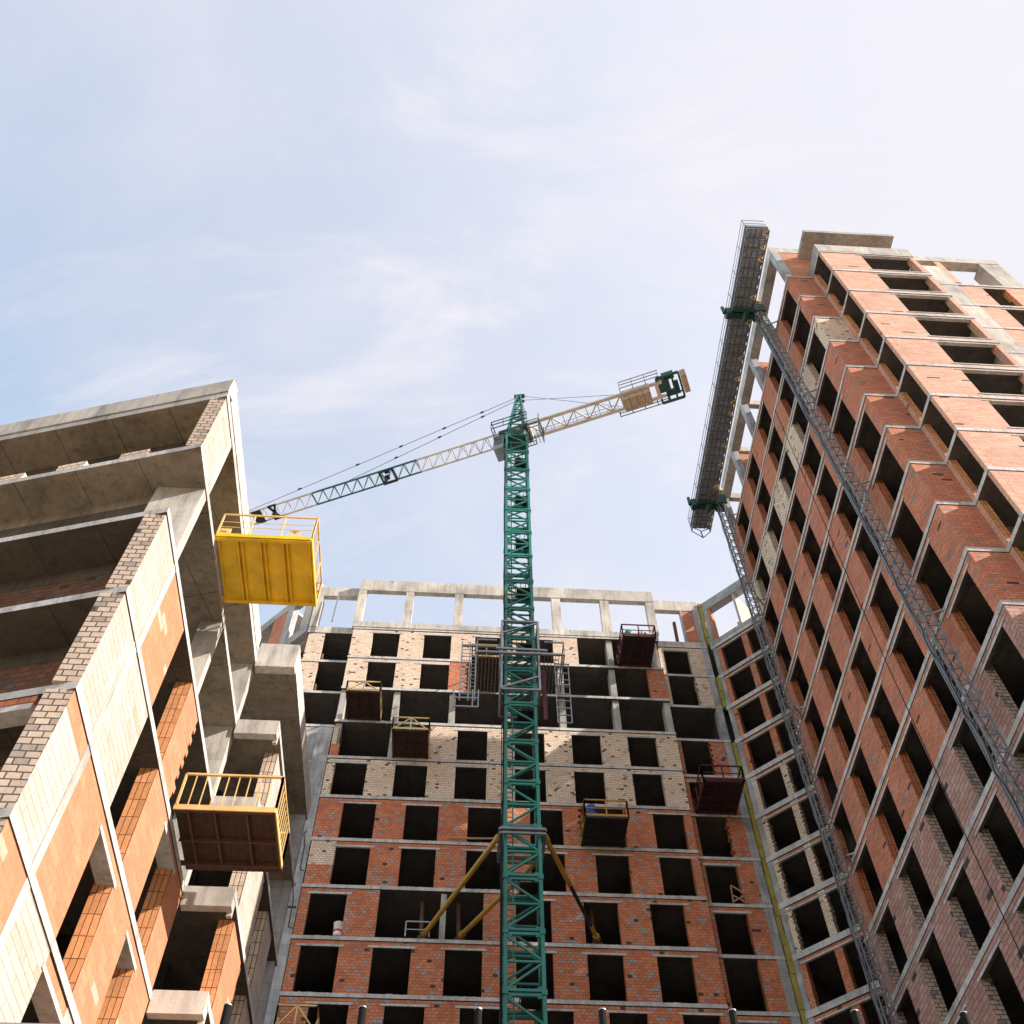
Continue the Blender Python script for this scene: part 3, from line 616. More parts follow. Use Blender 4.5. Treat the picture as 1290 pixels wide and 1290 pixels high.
for xx in (-3.6, -2.6, -2.3): m.bar((CXm + xx, CYm - 1.5, 39.1), (CXm + xx, CYm - 1.5, 40.4), .03)
m.bar((CXm - 3.3, CYm - 1.3, 44.2), (CXm - 1.3, CYm - 1.3, 44.2), .06)
m.build("climbing_ladder", MGA, clf); m = MB()
for zz in (43.3, 41.6): m.bar((CXm + 1.9, CYm - 1.0, zz), (CXm + 2.75, CYm - 1.0, zz), .03)
z = 38.8
while z < 43.3: m.bar((CXm + 1.95, CYm - .9, z), (CXm + 2.7, CYm - .9, z), .022); z += .55
for x in (1.95, 2.7): m.bar((CXm + x, CYm - .9, 38.8), (CXm + x, CYm - .9, 43.4), .025)
m.build("climbing_ladder", MGA, clf)
MB().bar((CXm + 1.35, CYm - .6, 39.2), (CXm + 1.3, CYm - .6, 43.1), .13, None, 8).build("hydraulic_ram", MMA, clf)
# ties to the building
m = MB()
for i in range(4):
    a, b = cs[i], cs[(i + 1) % 4]; m.bar((*a, 31.65), (*b, 31.65), .07); m.bar((*a, 31.4), (*b, 31.4), .05)
m.build("tie_collar", MWT, crane)
def strut(a, b, split):
    a = Vector(a); b = Vector(b); m = MB(); p = a.lerp(b, split); q_ = a.lerp(b, .85)
    m.bar(a, p, .125, None, 10); m.bar(p, q_, .1, None, 10, 1 if split < .9 else 0); m.bar(q_, b, .11, None, 10)
    for t in (.03, .97): c = a.lerp(b, t); d = (b - a).normalized() * .12; m.bar(c - d, c + d, .17, None, 8)
    m.build("tie_strut", [MYS, MBL], crane)
strut((CXm - 1.05, CYm - .5, 31.7), (-1.8, 46.15, 31.5), .95); strut((CXm + .9, CYm + 1.0, 31.6), (.05, 46.15, 31.5), .95); strut((CXm + 1.05, CYm - .5, 31.75), (7.1, 46.15, 31.55), .45)
for x, y in ((-1.85, 46.15), (.05, 46.2), (7.05, 46.2)):
    m = MB(); m.wbox(x - .25, x + .25, y - .05, y + .35, 31.12, 31.45); m.bar((x - .05, y + .3, 31.2), (x - .15, y + .5, 33.8), .11, None, 8); m.build("tie_anchor", MRU, crane)
m = MB()
for a, b in (((-2.7, 45.7), (-2.7, 45.7)), ((-1.5, 45.7), (-1.5, 45.7))): m.bar((*a, 31.1), (*b, 31.95), .03)
m.bar((-2.7, 45.7, 31.95), (-1.5, 45.7, 31.95), .03); m.bar((-2.7, 45.7, 31.5), (-1.5, 45.7, 31.5), .02); m.build("tie_guard_rail", MGA, crane)
# slewing part, cab, apex
JD = Vector((-.921, .389, 0)).normalized(); JN = Vector((.389, .921, 0)).normalized()
JO = Vector((CXm, CYm, 0))
def jp(d, n, z): v = JO + JD * (d * .932) + JN * (n * .932); return (v.x, v.y, z)
m = MB(); m.lathe((CXm, CYm, TOP), [(.9, 0), (1.05, .3), (1.05, .75), (.85, 1.0)], 20)
m.bar(jp(-1.2, 0, TOP + 1.0), jp(1.3, 0, TOP + 1.0), .75, .12); m.bar(jp(-1.3, -.7, TOP + 1.25), jp(1.3, -.7, TOP + 1.25), .12); m.bar(jp(-1.3, .7, TOP + 1.25), jp(1.3, .7, TOP + 1.25), .12)
slw = m.build("slewing_ring", MGD, crane)
m = MB()
for sd_ in (-1.35, 1.35):
    for zz in (TOP + 1.2, TOP + 1.8, TOP + 2.3): m.bar(jp(-1.4, sd_, zz), jp(1.8, sd_, zz), .03)
    for d in (-1.4, -.4, .7, 1.8): m.bar(jp(d, sd_, TOP + 1.1), jp(d, sd_, TOP + 2.3), .025)
for n_ in (-1.35, -.6, .6, 1.35): m.bar(jp(1.8, n_, TOP + 1.2), jp(1.8, n_, TOP + 2.3), .025)
for zz in (TOP + 1.2, TOP + 2.3): m.bar(jp(1.8, -1.35, zz), jp(1.8, 1.35, zz), .03)
m.build("rail", MBL, slw)
# operator cab hangs beside the mast
fc = Fr((CXm, CYm), (JD.x, JD.y), (-JN.x, -JN.y))
m = MB(); m.box(fc, .82, 1.65, -.5, .7, TOP - 1.2, TOP + .6); m.box(fc, .8, 1.7, -.55, .75, TOP + .6, TOP + .7)
cab = m.build("operator_cab", MGL, crane, bevel=.06)
m = MB(); m.box(fc, 1.65, 1.67, -.4, .6, TOP - .9, TOP + .5); m.box(fc, .92, 1.58, .702, .72, TOP - .6, TOP + .5); m.build("cab_window", paint("cab_glass", (.04, .06, .07), .1, 0, 0), cab)
m = MB()
for a in range(6): m.bar(fc.p(-2.3 + a * .26, 0, TOP - 1.2), fc.p(-2.3 + a * .26, 1.3, TOP - 1.2), .02)
for u in (-2.3, -1.0):
    for w in (0, 1.3): m.bar(fc.p(u, w, TOP - 1.3), fc.p(u, w, TOP + 1.2), .03)
for zz in (TOP - .7, TOP - .1, TOP + .5): m.bar(fc.p(-2.3, 1.3, zz), fc.p(-1.0, 1.3, zz), .025); m.bar(fc.p(-2.3, 0, zz), fc.p(-2.3, 1.3, zz), .025)
m.build("access_cage", MBL, crane)
AP = 78.3
m = MB(); ap = (CXm + .25, CYm - .1)
for sx in (-1, 1):
    for sy in (-1, 1):
        a = Vector((CXm + sx * .7, CYm + sy * .7, TOP + 1.0)); b = Vector((ap[0] + sx * .15, ap[1] + sy * .15, AP)); m.bar(a, b, .07)
for i in range(7):
    t0, t1 = i / 7, (i + 1) / 7
    for sx in (-1, 1):
        def pt(t, X, Y): return Vector((CXm + X * .7, CYm + Y * .7, TOP + 1)).lerp(Vector((ap[0] + X * .15, ap[1] + Y * .15, AP)), t)
        for (X0, Y0), (X1, Y1) in (((sx, -1), (sx, 1)), ((-1, sx), (1, sx))):
            m.bar(pt(t0, X0, Y0), pt(t1, X1, Y1), .04); m.bar(pt(t1, X0, Y0), pt(t1, X1, Y1), .04)
apx = m.build("apex_tower", MGR, crane)
m = MB(); m.bar((ap[0] - .35, ap[1], AP), (ap[0] + .5, ap[1], AP + .25), .14); m.build("apex_sheave", MBL, apx); m = MB(); m.bar((ap[0] - .2, ap[1], AP - .7), (ap[0] + .5, ap[1], AP - .75), .1); m.build("apex_sheave", MBL, apx)
m = MB()
for x in (.75, 1.0): m.bar((CXm + x, CYm - .6, TOP + 2), (CXm + x - .55, CYm - .3, AP - .8), .02)
for i in range(18): t = i / 18; m.bar((CXm + .75 - .55 * t, CYm - .6 + .3 * t, TOP + 2 + (AP - 2.8 - TOP) * t), (CXm + 1.0 - .55 * t, CYm - .6 + .3 * t, TOP + 2 + (AP - 2.8 - TOP) * t), .012)
m.build("apex_ladder", MGA, apx)
# jib
ZJ = TOP + 1.3
def jib_part(d0, d1, mat, bay=1.15, chord=None):
    m = MB(); n = max(1, round((d1 - d0) / bay)); st = (d1 - d0) / n
    for s in (-.62, .62): m.bar(jp(d0, s, ZJ), jp(d1, s, ZJ), .055, None, 4, 1 if chord else 0)
    m.bar(jp(d0, 0, ZJ + 1.17), jp(d1, 0, ZJ + 1.17), .06, None, 4, 1 if chord else 0)
    for i in range(n):
        a = d0 + i * st; b = a + st; h = (a + b) / 2
        for s in (-.62, .62): m.bar(jp(a, s, ZJ), jp(h, 0, ZJ + 1.17), .026); m.bar(jp(h, 0, ZJ + 1.17), jp(b, s, ZJ), .026)
        m.bar(jp(a, -.62, ZJ), jp(b, .62, ZJ), .022); m.bar(jp(a, -.62, ZJ), jp(a, .62, ZJ), .025)
    m.bar(jp(d1, -.62, ZJ), jp(d1, .62, ZJ), .05); return m.build("jib_section", [mat, chord or mat], crane)
jib_part(1.3, 9.0, MWH); jib_part(9.0, 19.1, MGR); jib_part(19.1, 31, MWH)
m = MB(); m.wbox(0, .01, 0, .01, 0, .01); m = MB()
for s in (-.62, .62): m.bar(jp(11.3, s, ZJ - .12), jp(12.6, s, ZJ - .12), .08)
for d in (11.35, 12.55): m.bar(jp(d, -.7, ZJ - .12), jp(d, .7, ZJ - .12), .07)
m.bar(jp(11.8, 0, ZJ - .25), jp(12.2, 0, ZJ - .25), .18, .1); m.bar(jp(11.8, -.3, ZJ + .3), jp(12.2, -.3, ZJ + .3), .15, .15); m.bar(jp(11.9, 0, ZJ), jp(12.1, 0, ZJ - .9), .1)
m.build("jib_winch", MBL, crane)
m = MB(); m.bar(jp(24.2, 0, ZJ - .1), jp(25.1, 0, ZJ - .1), .62, .04); m.build("service_basket", MBL, crane)
m = MB()
for s in (-.7, .7): m.bar(jp(22.6, s, ZJ - .1), jp(23.4, s, ZJ - .1), .07)
m.bar(jp(22.7, -.7, ZJ - .15), jp(23.3, .7, ZJ - .15), .08); m.bar(jp(23.3, -.7, ZJ - .15), jp(22.7, .7, ZJ - .15), .08); m.bar(jp(23, 0, ZJ), jp(23, 0, ZJ - .8), .12)
m.build("trolley", MBL, crane)
m = MB()
m.path([(ap[0], ap[1], AP), jp(28, 0, ZJ + 1.2)], .024, 5); m.path([(ap[0], ap[1], AP - .5), jp(16.3, 0, ZJ + 1.2)], .024, 5)
for t in (.12, .25, .4, .55, .75): a = Vector((ap[0], ap[1], AP)); b = Vector(jp(28, 0, ZJ + 1.3)); m.bar(a.lerp(b, t), a.lerp(b, t + .012), .055)
for t in (.2, .45, .7): a = Vector((ap[0], ap[1], AP - .5)); b = Vector(jp(16.3, 0, ZJ + 1.3)); m.bar(a.lerp(b, t), a.lerp(b, t + .02), .055)
m.build("jib_pendant", MBL, crane)
# counter jib
m = MB()
for s in (-.68, .68): m.bar(jp(-1.1, s, ZJ), jp(-13.1, s, ZJ), .12, .09)
n = 8; st = 8.2 / n
for i in range(n):
    a = -1.3 - i * st; b = a - st; sg = 1 if i % 2 else -1
    m.bar(jp(a, .62 * sg, ZJ), jp(b, -.62 * sg, ZJ), .05); m.bar(jp(b, -.62, ZJ), jp(b, .62, ZJ), .04)
m.bar(jp(-9.6, -.68, ZJ), jp(-9.6, .68, ZJ), .14, .1); m.bar(jp(-12.6, -.68, ZJ), jp(-12.6, .68, ZJ), .14, .1); m.bar(jp(-1.2, -.68, ZJ), jp(-1.2, .68, ZJ), .2, .25)
cjb = m.build("counter_jib", MWH, crane)
m = MB()
for s, d0, d1 in ((1.35, -9.0, -13.4), (1.35, -9.0, -13.4), (-1.25, -9.6, -13.0)):
    for z_ in (ZJ + .05, ZJ + .6, ZJ + 1.1): m.bar(jp(d0, s, z_), jp(d1, s, z_), .028)
    d = d0
    while d > d1 - .1: m.bar(jp(d, s, ZJ), jp(d, s, ZJ + 1.1), .022); m.bar(jp(d, .68 * (1 if s > 0 else -1), ZJ + .05), jp(d, s, ZJ + .05), .03); d -= 1.1
for z_ in (ZJ + .6, ZJ + 1.1): m.bar(jp(-1.5, .75, z_), jp(-9.0, .75, z_), .018)
for d in range(2, 9): m.bar(jp(-d, .75, ZJ), jp(-d, .75, ZJ + 1.1), .018)
m.build("rail", MGA, cjb)
for i in range(4):
    u = -8.95 - i * .56
    m = MB(); m.box(fc, u - .53, u, -.62, .5, ZJ - .75, ZJ + .75); m.bar(fc.p(u - .27, -.62, ZJ + .1), fc.p(u - .27, .5, ZJ + .1), .1); m.build("ballast_block", MCY, cjb, bevel=.03)
m = MB(); m.box(fc, -14.15, -13.72, -.75, .75, ZJ - .35, ZJ + .75); m.build("ballast_block", MCY, cjb, bevel=.03)
m = MB()
for s in (-1.1, 1.3): m.bar(jp(-12.7, s, ZJ), jp(-14.6, s, ZJ), .09)
for d in (-12.7, -13.3, -14.0, -14.6): m.bar(jp(d, -1.1, ZJ), jp(d, 1.3, ZJ), .08)
m.bar(jp(-12.7, 1.3, ZJ + 1.1), jp(-14.6, 1.3, ZJ + 1.1), .05)
for d in (-12.7, -13.3, -14.0, -14.6): m.bar(jp(d, 1.3, ZJ), jp(d, 1.3, ZJ + 1.1), .04)
m.bar(jp(-12.75, -.2, ZJ + .3), jp(-13.7, -.2, ZJ + .3), .5, .35); m.bar(jp(-13.9, .1, ZJ + .35), jp(-14.4, .1, ZJ + .35), .32, None, 10); m.bar(jp(-13.2, .7, ZJ + .3), jp(-14.4, .7, ZJ + .3), .2); m.bar(jp(-13.2, -.8, ZJ + .5), jp(-14.2, -.8, ZJ + .5), .2, .3)
m.build("hoist_winch", MGD, crane)
m = MB(); m.path([(ap[0] + .3, ap[1], AP + .2), jp(-9.3, .6, ZJ + .3)], .03, 5); m.path([(ap[0] + .3, ap[1], AP - .6), jp(-9.3, -.6, ZJ + .3)], .03, 5); m.build("counter_pendant", MGA, crane)
# ================================================================== MAST CLIMBERS on the right block
climb = thing("work_platform", (15.2, 28, -1.6), "long grey work platform riding two lattice masts up the right hand brick block", "work platform")
MXc = 16.12; PZ = 57.0
def climber_mast(y):
    root = MB(); hw = .235; mb = MB(); z = -1.6; top = 58.6
    cs_ = [(MXc - hw, y - hw), (MXc + hw, y - hw), (MXc + hw, y + hw), (MXc - hw, y + hw)]
    for x_, y_ in cs_: mb.bar((x_, y_, -1.6), (x_, y_, top), .026)
    z = 12.0
    while z < top - .3:
        for i in range(4):
            a, b = cs_[i], cs_[(i + 1) % 4]; mb.bar((*a, z), (*b, z), .017)
            if i % 2: mb.bar((*a, z), (*b, z + .75), .014)
            else: mb.bar((*b, z), (*a, z + .75), .014)
        z += .75
    mb.bar((MXc - hw - .06, y, -1.6), (MXc - hw - .06, y, top), .03, .05)
    mo = mb.build("mast", MWT, climb)
    c = MB(); pts = [(MXc - hw - .22, y - .2, 10)]; z = 12
    while z < 56: pts.append((MXc - hw - .22 + random.uniform(-.06, .06), y - .22 + random.uniform(-.07, .07), z)); z += .6
    c.path(pts, .016, 5); c.build("power_cable", MCA, mo)
    for k in range(13):
        if k % 3: continue
        zz = ZR(k - 2) - .1
        t = MB(); t.bar((MXc + hw, y - hw, zz), (17.0, y + .55, zz + .03), .03); t.bar((MXc + hw, y + hw, zz), (17.0, y - .1, zz + .03), .03); t.wbox(16.93, 17.02, y + .4, y + .7, zz - .08, zz + .12); t.build("wall_tie", MGA, mo)
    d = MB(); d.wbox(14.35, 15.75, y - .12, y + .22, PZ - .3, PZ - .06); d.wbox(14.1, 14.42, y - .22, y + .22, PZ - .5, PZ + .25); d.wbox(14.42, 15.75, y - .34, y - .24, PZ - .4, PZ - .06); d.wbox(15.78, 16.45, y - .38, y - .3, PZ - .3, PZ + .7); d.wbox(15.78, 16.45, y + .3, y + .38, PZ - .3, PZ + .7)
    d.bar((13.98, y - .1, PZ - .3), (13.98, y - .1, PZ + .5), .11, None, 8); d.bar((15.2, y - .3, PZ - .5), (15.2, y + .25, PZ - .5), .17, None, 10)
    d.build("drive_unit", MGD, climb)
    e = MB(); e.lathe((MXc + .1, y, 58.6), [(.12, 0), (.3, .05), (.3, .25), (.1, .35)], 12); e.wbox(MXc - .3, MXc + .35, y - .3, y + .3, 58.4, 58.58); e.build("mast_head", MYP, mo)
climber_mast(22.15); climber_mast(35.6)
m = MB()                                                              # the deck: trussed underside and grating
Y0, Y1, XA, XB = 17.1, 37.8, 14.5, 15.75
m.wbox(XA + .05, XB - .05, Y0, Y1, PZ + .42, PZ + .45)
m.build("deck", MDK, climb)
m = MB(); y = Y0; i = 0
for x in (XA, XB): m.bar((x, Y0, PZ), (x, Y1, PZ), .035); m.bar((x, Y0, PZ + .5), (x, Y1, PZ + .5), .045, .05)
for x in (XA + .3, XA + .6, XA + .92): m.bar((x, Y0, PZ + .36), (x, Y1, PZ + .36), .03)
while y < Y1 - .1:
    yb = min(y + .6, Y1)
    m.bar((XA, y, PZ), (XB, y, PZ), .03); m.bar((XA, y, PZ + .4), (XB, y, PZ + .4), .025)
    m.bar((XA, y, PZ), (XB, yb, PZ) if i % 2 else (XA + .62, yb, PZ + .1), .022); m.bar((XB, y, PZ), (XA + .62, yb, PZ), .022)
    for x in (XA, XB): m.bar((x, y, PZ), (x, yb, PZ + .5), .022); m.bar((x, yb, PZ), (x, yb, PZ + .5), .022)
    y += .6; i += 1
m.build("deck_truss", MWT, climb)
m = MB(); y = Y0
while y <= Y1 + .05:
    m.bar((XA, y, PZ + .5), (XA - .03, y, PZ + 1.6), .018); y += 1.48
for zz in (PZ + 1.05, PZ + 1.6): m.bar((XA - .02, Y0, zz), (XA - .02, Y1, zz), .016); m.bar((XA - .02, Y0, zz), (XB, Y0, zz), .016); m.bar((XA - .02, Y1, zz), (XB, Y1, zz), .016)
m.wbox(XA - .04, XA - .02, Y0, Y1, PZ + .5, PZ + .64); m.wbox(XA, XB, Y0 - .03, Y0 - .01, PZ + .5, PZ + .7)
m.build("guard_rail", MGA, climb)
m = MB()
for y in (17.5, 18.3, 19.0, 21.3, 22.9, 25.2, 26.6, 28.2, 29.0, 31.3, 32.7, 34.4, 36.4, 37.3):
    m.bar((XB + .05, y, PZ - .03), (XB - .35, y - .18, PZ - .05), .03); m.bar((XB - .35, y - .18, PZ - .05), (XB + .02, y - .42, PZ - .04), .026)
m.build("deck_bracket", MYP, climb)
m = MB(); m.bar((XA + .6, Y1, PZ), (XA + .7, Y1 + .1, PZ - .6), .03); m.bar((XB, Y1, PZ), (XA + .7, Y1 + .1, PZ - .6), .02); m.bar((XA, Y1, PZ), (XA + .7, Y1 + .1, PZ - .6), .02); m.build("end_hook", MBL, climb)
# hanging rope in front of the right block
m = MB(); pts = []
for i in range(40): t = i / 39; pts.append((16.72, 25.9 + .7 * t + .25 * math.sin(t * 3.1), 52 - 40 * t))
m.path(pts, .018, 5); solo(m, "rope", MCA, (16.72, 26.6, 12), "thin black rope hanging down the right hand brick facade", "rope")
# ================================================================== LOADING PLATFORMS
def landing(x0, x1, y0, y1, z, label, mdeck, mrail, style, rail_h=1.1, th=.14, soff=None):
    """cantilevered loading platform; the building lies at y1"""
    r = thing("loading_platform", ((x0 + x1) / 2, y1, z), label, "loading platform", "loading platforms on the facades")
    m = MB(); m.wbox(x0, x1, y0, y1 + 1.2, z + .02, z + .06); m.build("deck", soff or mdeck, r)
    m = MB(); t = .06
    for x in (x0 + t, x1 - t): m.bar((x, y0, z), (x, y1 + 1.5, z), t, th / 2)
    for y in (y0 + t, y1 - .1): m.bar((x0, y, z), (x1, y, z), t, th / 2)
    n = 3
    for i in range(1, n): x = x0 + (x1 - x0) * i / n; m.bar((x, y0, z - .01), (x, y1 + .6, z - .01), .045, .05)
    for i in range(1, 4): y = y0 + (y1 - y0) * i / 4; m.bar((x0, y, z - .015), (x1, y, z - .015), .03, .045)
    m.build("frame", mdeck, r)
    def rail(name, pts):
        m = MB()
        for a, b in zip(pts, pts[1:]):
            A = Vector((*a, z)); B = Vector((*b, z)); up_ = Vector((0, 0, rail_h)); n = max(1, round((B - A).length / 1.05))
            m.bar(A + up_, B + up_, .035); 
            for i in range(n + 1): p = A.lerp(B, i / n); m.bar(p, p + up_, .035)
            if style == 'truss':
                for i in range(n):
                    p, q_ = A.lerp(B, i / n), A.lerp(B, (i + 1) / n)
                    if i % 2 == 0: m.bar(p, q_ + up_, .03)
                    else: m.bar(p + up_, q_, .03)
            else: m.bar(A + up_ * .5, B + up_ * .5, .022)
            m.wbox(min(A.x, B.x) - .01, max(A.x, B.x) + .01, min(A.y, B.y) - .01, max(A.y, B.y) + .01, z + .06, z + .2)
        m.build(name, mrail, r)
    rail("front_rail", [(x0, y0), (x1, y0)]); rail("side_rail", [(x0, y0), (x0, y1)]); rail("side_rail", [(x1, y0), (x1, y1)])
    return r
landing(-7.58, -5.52, 43.45, 45.85, ZB(6) + .03, "pale yellow loading platform with truss railing in the upper left of the facing block", MPL, MYP, 'truss', .85)
landing(-4.48, -2.33, 43.55, 45.85, ZB(5) + .03, "pale yellow truss railed loading platform one storey lower, holding a green bin", MPL, MYP, 'truss', 1.0)
landing(.02, 1.85, 42.95, 45.85, ZB(7) + .03, "dark loading platform half hidden left of the crane's climbing frame", MPL, MYP, 'plain', 1.2)
landing(9.98, 12.2, 43.15, 45.85, ZB(8) + .03, "dark maroon loading platform under the roof frame carrying a green barrel and boards", MMA, MMA, 'plain', 1.1, soff=MBL)
landing(6.53, 8.9, 43.45, 45.85, ZB(3) + .03, "dull yellow caged loading platform holding a blue barrel, right of the crane", MBL, MYS, 'plain', 1.15)
landing(13.5, 15.85, 43.55, 46.35, ZB(4) + .03, "dark maroon loading platform beside the olive joint strip at the corner", MMA, MMA, 'plain', 1.1, soff=MBL)
landing(-7.95, -6.2, 43.85, 45.85, ZB(-1) + .03, "pale yellow truss railing of a loading platform at the bottom edge left of the crane", MPL, MYP, 'truss', 1.1)
def barrel(x, y, z, mat, lab):
    m = MB(); m.lathe((x, y, z), [(.27, 0), (.29, .04), (.29, .28), (.31, .3), (.29, .33), (.29, .6), (.31, .62), (.29, .65), (.29, .86), (.24, .92), (.24, .95)], 20)
    solo(m, "barrel", mat, (x, y, z), lab, "barrel", None, True)
barrel(10.5, 43.75, ZB(8) + .095, MTG, "green plastic barrel on the maroon platform below the roof frame")
barrel(6.95, 43.85, ZB(3) + .095, MBU, "blue plastic barrel in the dull yellow cage right of the crane")
m = MB(); m.wbox(-3.75, -3.15, 44.0, 44.5, ZB(5) + .095, ZB(5) + .7); m.wbox(-3.8, -3.1, 43.96, 44.54, ZB(5) + .7, ZB(5) + .76); solo(m, "bin", MTG, (-3.45, 44.2, ZB(5) + .095), "small green bin behind a pale truss railing on the left platform", "bin")
m = MB()
for i in range(3): m.bar((11.2 + i * .22, 43.7 + i * .03, ZB(8) + .1), (11.25 + i * .2, 43.95 + i * .02, ZB(8) + 1.45 - i * .08), .12, .03)
m.bar((11.9, 43.6, ZB(8) + .1), (11.7, 44.0, ZB(8) + 1.3), .1, .03)
solo(m, "board_stack", [MPL], (11.4, 43.8, ZB(8) + .1), "dark brown boards leaning upright on the maroon platform", "boards")
m = MB(); m.wbox(7.5, 8.3, 44.0, 44.6, ZB(3) + .095, ZB(3) + .4); solo(m, "sack_pile", [MMA], (7.9, 44.3, ZB(3) + .095), "low dark bundle beside the blue barrel in the yellow cage", "bundle")
# white bucket on a window ledge
m = MB(); m.lathe((-6.1, 46.0, ZB(1) + .05), [(.2, 0), (.22, .05), (.25, .66), (.27, .68), (.27, .72), (.2, .74)], 18); m.lathe((-6.1, 46.0, ZB(1) + .25), [(.239, 0), (.243, .12)], 18, 1); solo(m, "bucket", [MPW, paint('print_red', (.5, .06, .08), .6, 0, 0)], (-6.1, 46.0, ZB(1) + .05), "white bucket with red print standing in a window opening on the left", "bucket", None, True)
# timber trestle in a window opening, right recess
m = MB(); x0, y0, z0 = 14.55, 46.3, ZB(2) + .01
for a, b in (((0, 0, 0), (.05, 0, 1.1)), ((.75, 0, 0), (.7, 0, .75)), ((.05, 0, 1.1), (.75, 0, .55)), ((0, 0, .5), (.75, 0, 0)), ((0, 0, .05), (.75, 0, .5))): m.bar((x0 + a[0], y0 + a[1], z0 + a[2]), (x0 + b[0], y0 + b[1], z0 + b[2]), .03)
solo(m, "trestle", MWO, (14.9, 46.3, z0), "small wooden trestle in a dark opening of the right recess", "trestle")
m = MB(); m.bar((-.9, 45.65, ZB(3) + .05), (.95, 45.65, ZB(3) + .1), .04); m.bar((.3, 45.7, ZB(3) + .1), (2.0, 45.66, ZB(3) + .16), .035); solo(m, "plank", MWO, (.3, 45.7, ZB(3) + .04), "loose plank lying on the slab edge left of the crane mast", "plank")
m = MB(); m.bar((14.65, 46.6, ZB(9) + .4), (14.7, 46.65, ZB(9) + 2.9), .1); m.bar((14.4, 46.6, ZB(9) + .35), (15.0, 46.7, ZB(9) + .35), .05); solo(m, "steel_post", MRU, (14.65, 46.6, ZB(9) + .35), "short rusty post standing in the open roof frame on the right", "post")
# ------------------------------------------------------------------ bright yellow platform on the left block
yp = thing("loading_platform", (-7.3, 17.6, 23.4), "bright yellow steel loading platform jutting from the left block into the sky", "loading platform", "loading platforms on the facades")
x0, x1, y0, y1, z = -7.26, -4.63, 16.4, 18.72, 23.42
m = MB(); ys = [y0, y1]
m.wbox(x0, x1, y0 + .1, y1 - .1, z + .05, z + .1)
m.build("deck", MYE, yp)
m = MB()
xs = [x0 + .06, -6.68, -6.56, -6.05, -5.93, -5.42, -5.3, x1 - .04]
for i, x in enumerate(xs): m.bar((x, y0 + .02, z + .0), (x, y1 - .02, z + .0), .022, .055)
m.bar((x0 - 1.4, y1 - .06, z - .0), (x1, y1 - .06, z - .0), .05, .075); m.bar((x0 - 1.4, y0 + .06, z), (x1, y0 + .06, z), .05, .1)
m.wbox(x1, x1 + .04, y0, y1, z - .07, z + .1); m.wbox(x0, x1, y0 - .03, y0, z - .04, z + .1)
yfr = m.build("frame", MYE, yp, bevel=.006)
m = MB()
for x in (-7.15, -7.0): m.bar((x, y0 + .05, z + .1), (x, y0 + .05, z + .42), .03, .07)
m.bar((-7.15, y0 + .05, z + .3), (-7.0, y0 + .05, z + .3), .05)
m.build("lifting_lug", MYP, yfr); m = MB()
for x in (-5.25, -5.05): m.bar((x, y0 + .05, z + .1), (x, y0 + .05, z + .42), .022, .05)
m.bar((-5.25, y0 + .05, z + .42), (-5.05, y0 + .05, z + .42), .03); m.build("lifting_lug", MYP, yfr)
def thin_rail(name, A, B, parent, mat, hs=(1.1,), r=.022, n=3, r0=.008):
    m = MB(); A = Vector(A); B = Vector(B)
    for h in hs: m.bar(A + Vector((0, 0, h)), B + Vector((0, 0, h)), r if h == hs[0] else r0)
    for i in range(n + 1): p = A.lerp(B, i / n); m.bar(p, p + Vector((0, 0, hs[0])), r)
    return m.build(name, mat, parent)
thin_rail("front_rail", (x0, y0, z + .1), (x1, y0, z + .1), yp, MYP, (.98, .6, .35), .022, 3, .007)
thin_rail("side_rail", (x1 + .02, y0, z + .1), (x1 + .02, y1, z + .1), yp, MYP, (.98, .6, .35), .022, 3, .007)
thin_rail("side_rail", (x0, y1, z + .1), (x1, y1, z + .1), yp, MYP, (.98, .6, .35), .022, 3, .007)
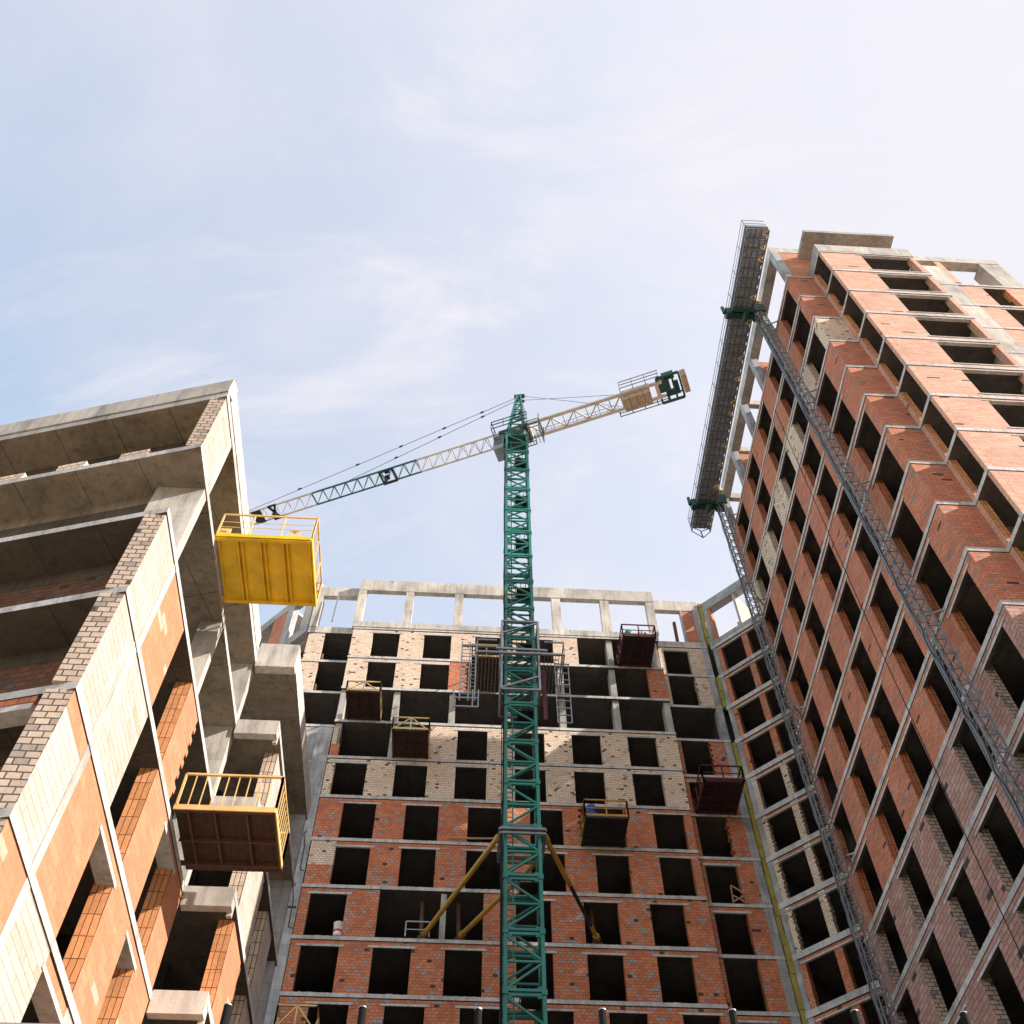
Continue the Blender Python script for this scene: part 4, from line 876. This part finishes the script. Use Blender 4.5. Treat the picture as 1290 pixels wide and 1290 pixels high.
# ------------------------------------------------------------------ railed platform below it
rp = thing("loading_platform", (-7.3, 21.4, 17.2), "loading platform with bright barred railing and dark timber underside on the left block", "loading platform", "loading platforms on the facades")
x0, x1, y0, y1, z = -7.24, -4.72, 20.38, 22.55, 17.24
m = MB(); n = 14
for i in range(n): a = x0 + (x1 - x0) * i / n; m.wbox(a + .003, a + (x1 - x0) / n - .003, y0 + .05, y1 + .3, z + .06 + random.uniform(0, .01), z + .1)
m.build("deck", MPL, rp)
m = MB()
for y in (y0 + .05, (y0 + y1) / 2 + .1, y1 - .05): m.bar((x0 - 1.2 if y != (y0 + y1) / 2 + .1 else x0, y, z), (x1, y, z), .035 if y != (y0 + y1) / 2 + .1 else .02, .06)
for x in (x0 + .35, x0 + 1.0, x0 + 1.8, x1 - .03): m.bar((x, y0, z), (x, y1, z), .025, .05)
m.build("frame", MRU, rp)
m = MB()
m.wbox(x0, x1, y0 - .02, y0 + .01, z - .05, z + .1); m.wbox(x1, x1 + .03, y0, y1, z - .05, z + .1)
m.build("toe_board", MYP, rp)
def bar_rail(name, A, B, k, h=1.0, lean=Vector((0, 0, 0))):
    m = MB(); A = Vector(A); B = Vector(B); U = Vector((0, 0, h)) + lean
    m.bar(A + U, B + U, .028)
    for i in range(k + 1): p = A.lerp(B, i / k); m.bar(p, p + U, .028 if i in (0, k) else .012)
    m.build(name, MYP, rp)
bar_rail("front_rail", (x0 + .05, y0, z + .1), (x1, y0, z + .1), 9)
bar_rail("side_rail", (x1, y0, z + .1), (x1, y1, z + .1), 9)
bar_rail("side_rail", (x0, y1, z + .1), (x1, y1, z + .1), 6)
# ------------------------------------------------------------------ site fence close to the camera
fence = thing("site_fence", (.9, 6, -1.6), "row of black steel fence posts poking up along the bottom edge of the picture", "fence")
for i, (x, zt) in enumerate([(-2.16, 3.56), (-1.39, 3.57), (-.57, 3.58), (.14, 3.59), (.91, 3.61), (1.73, 3.63), (2.51, 3.65), (3.21, 3.66)]):
    if i == 0: continue
    m = MB(); m.bar((x, 6, -1.6), (x, 6, zt), .024, None, 10); po = m.build("post", MCA, fence)
    MB().lathe((x, 6, zt), [(.0255, 0), (.0255, .006), (.02, .008)], 10).build("post_cap", MGA, po)
m = MB(); m.bar((-3.4, 6.06, 3.44), (-1.0, 6.06, 3.445), .014); m.bar((-3.4, 6.06, 2.2), (4.2, 6.06, 2.2), .02); m.bar((-3.4, 6.06, -.2), (4.2, 6.06, -.2), .02); m.build("rail", MGA, fence)
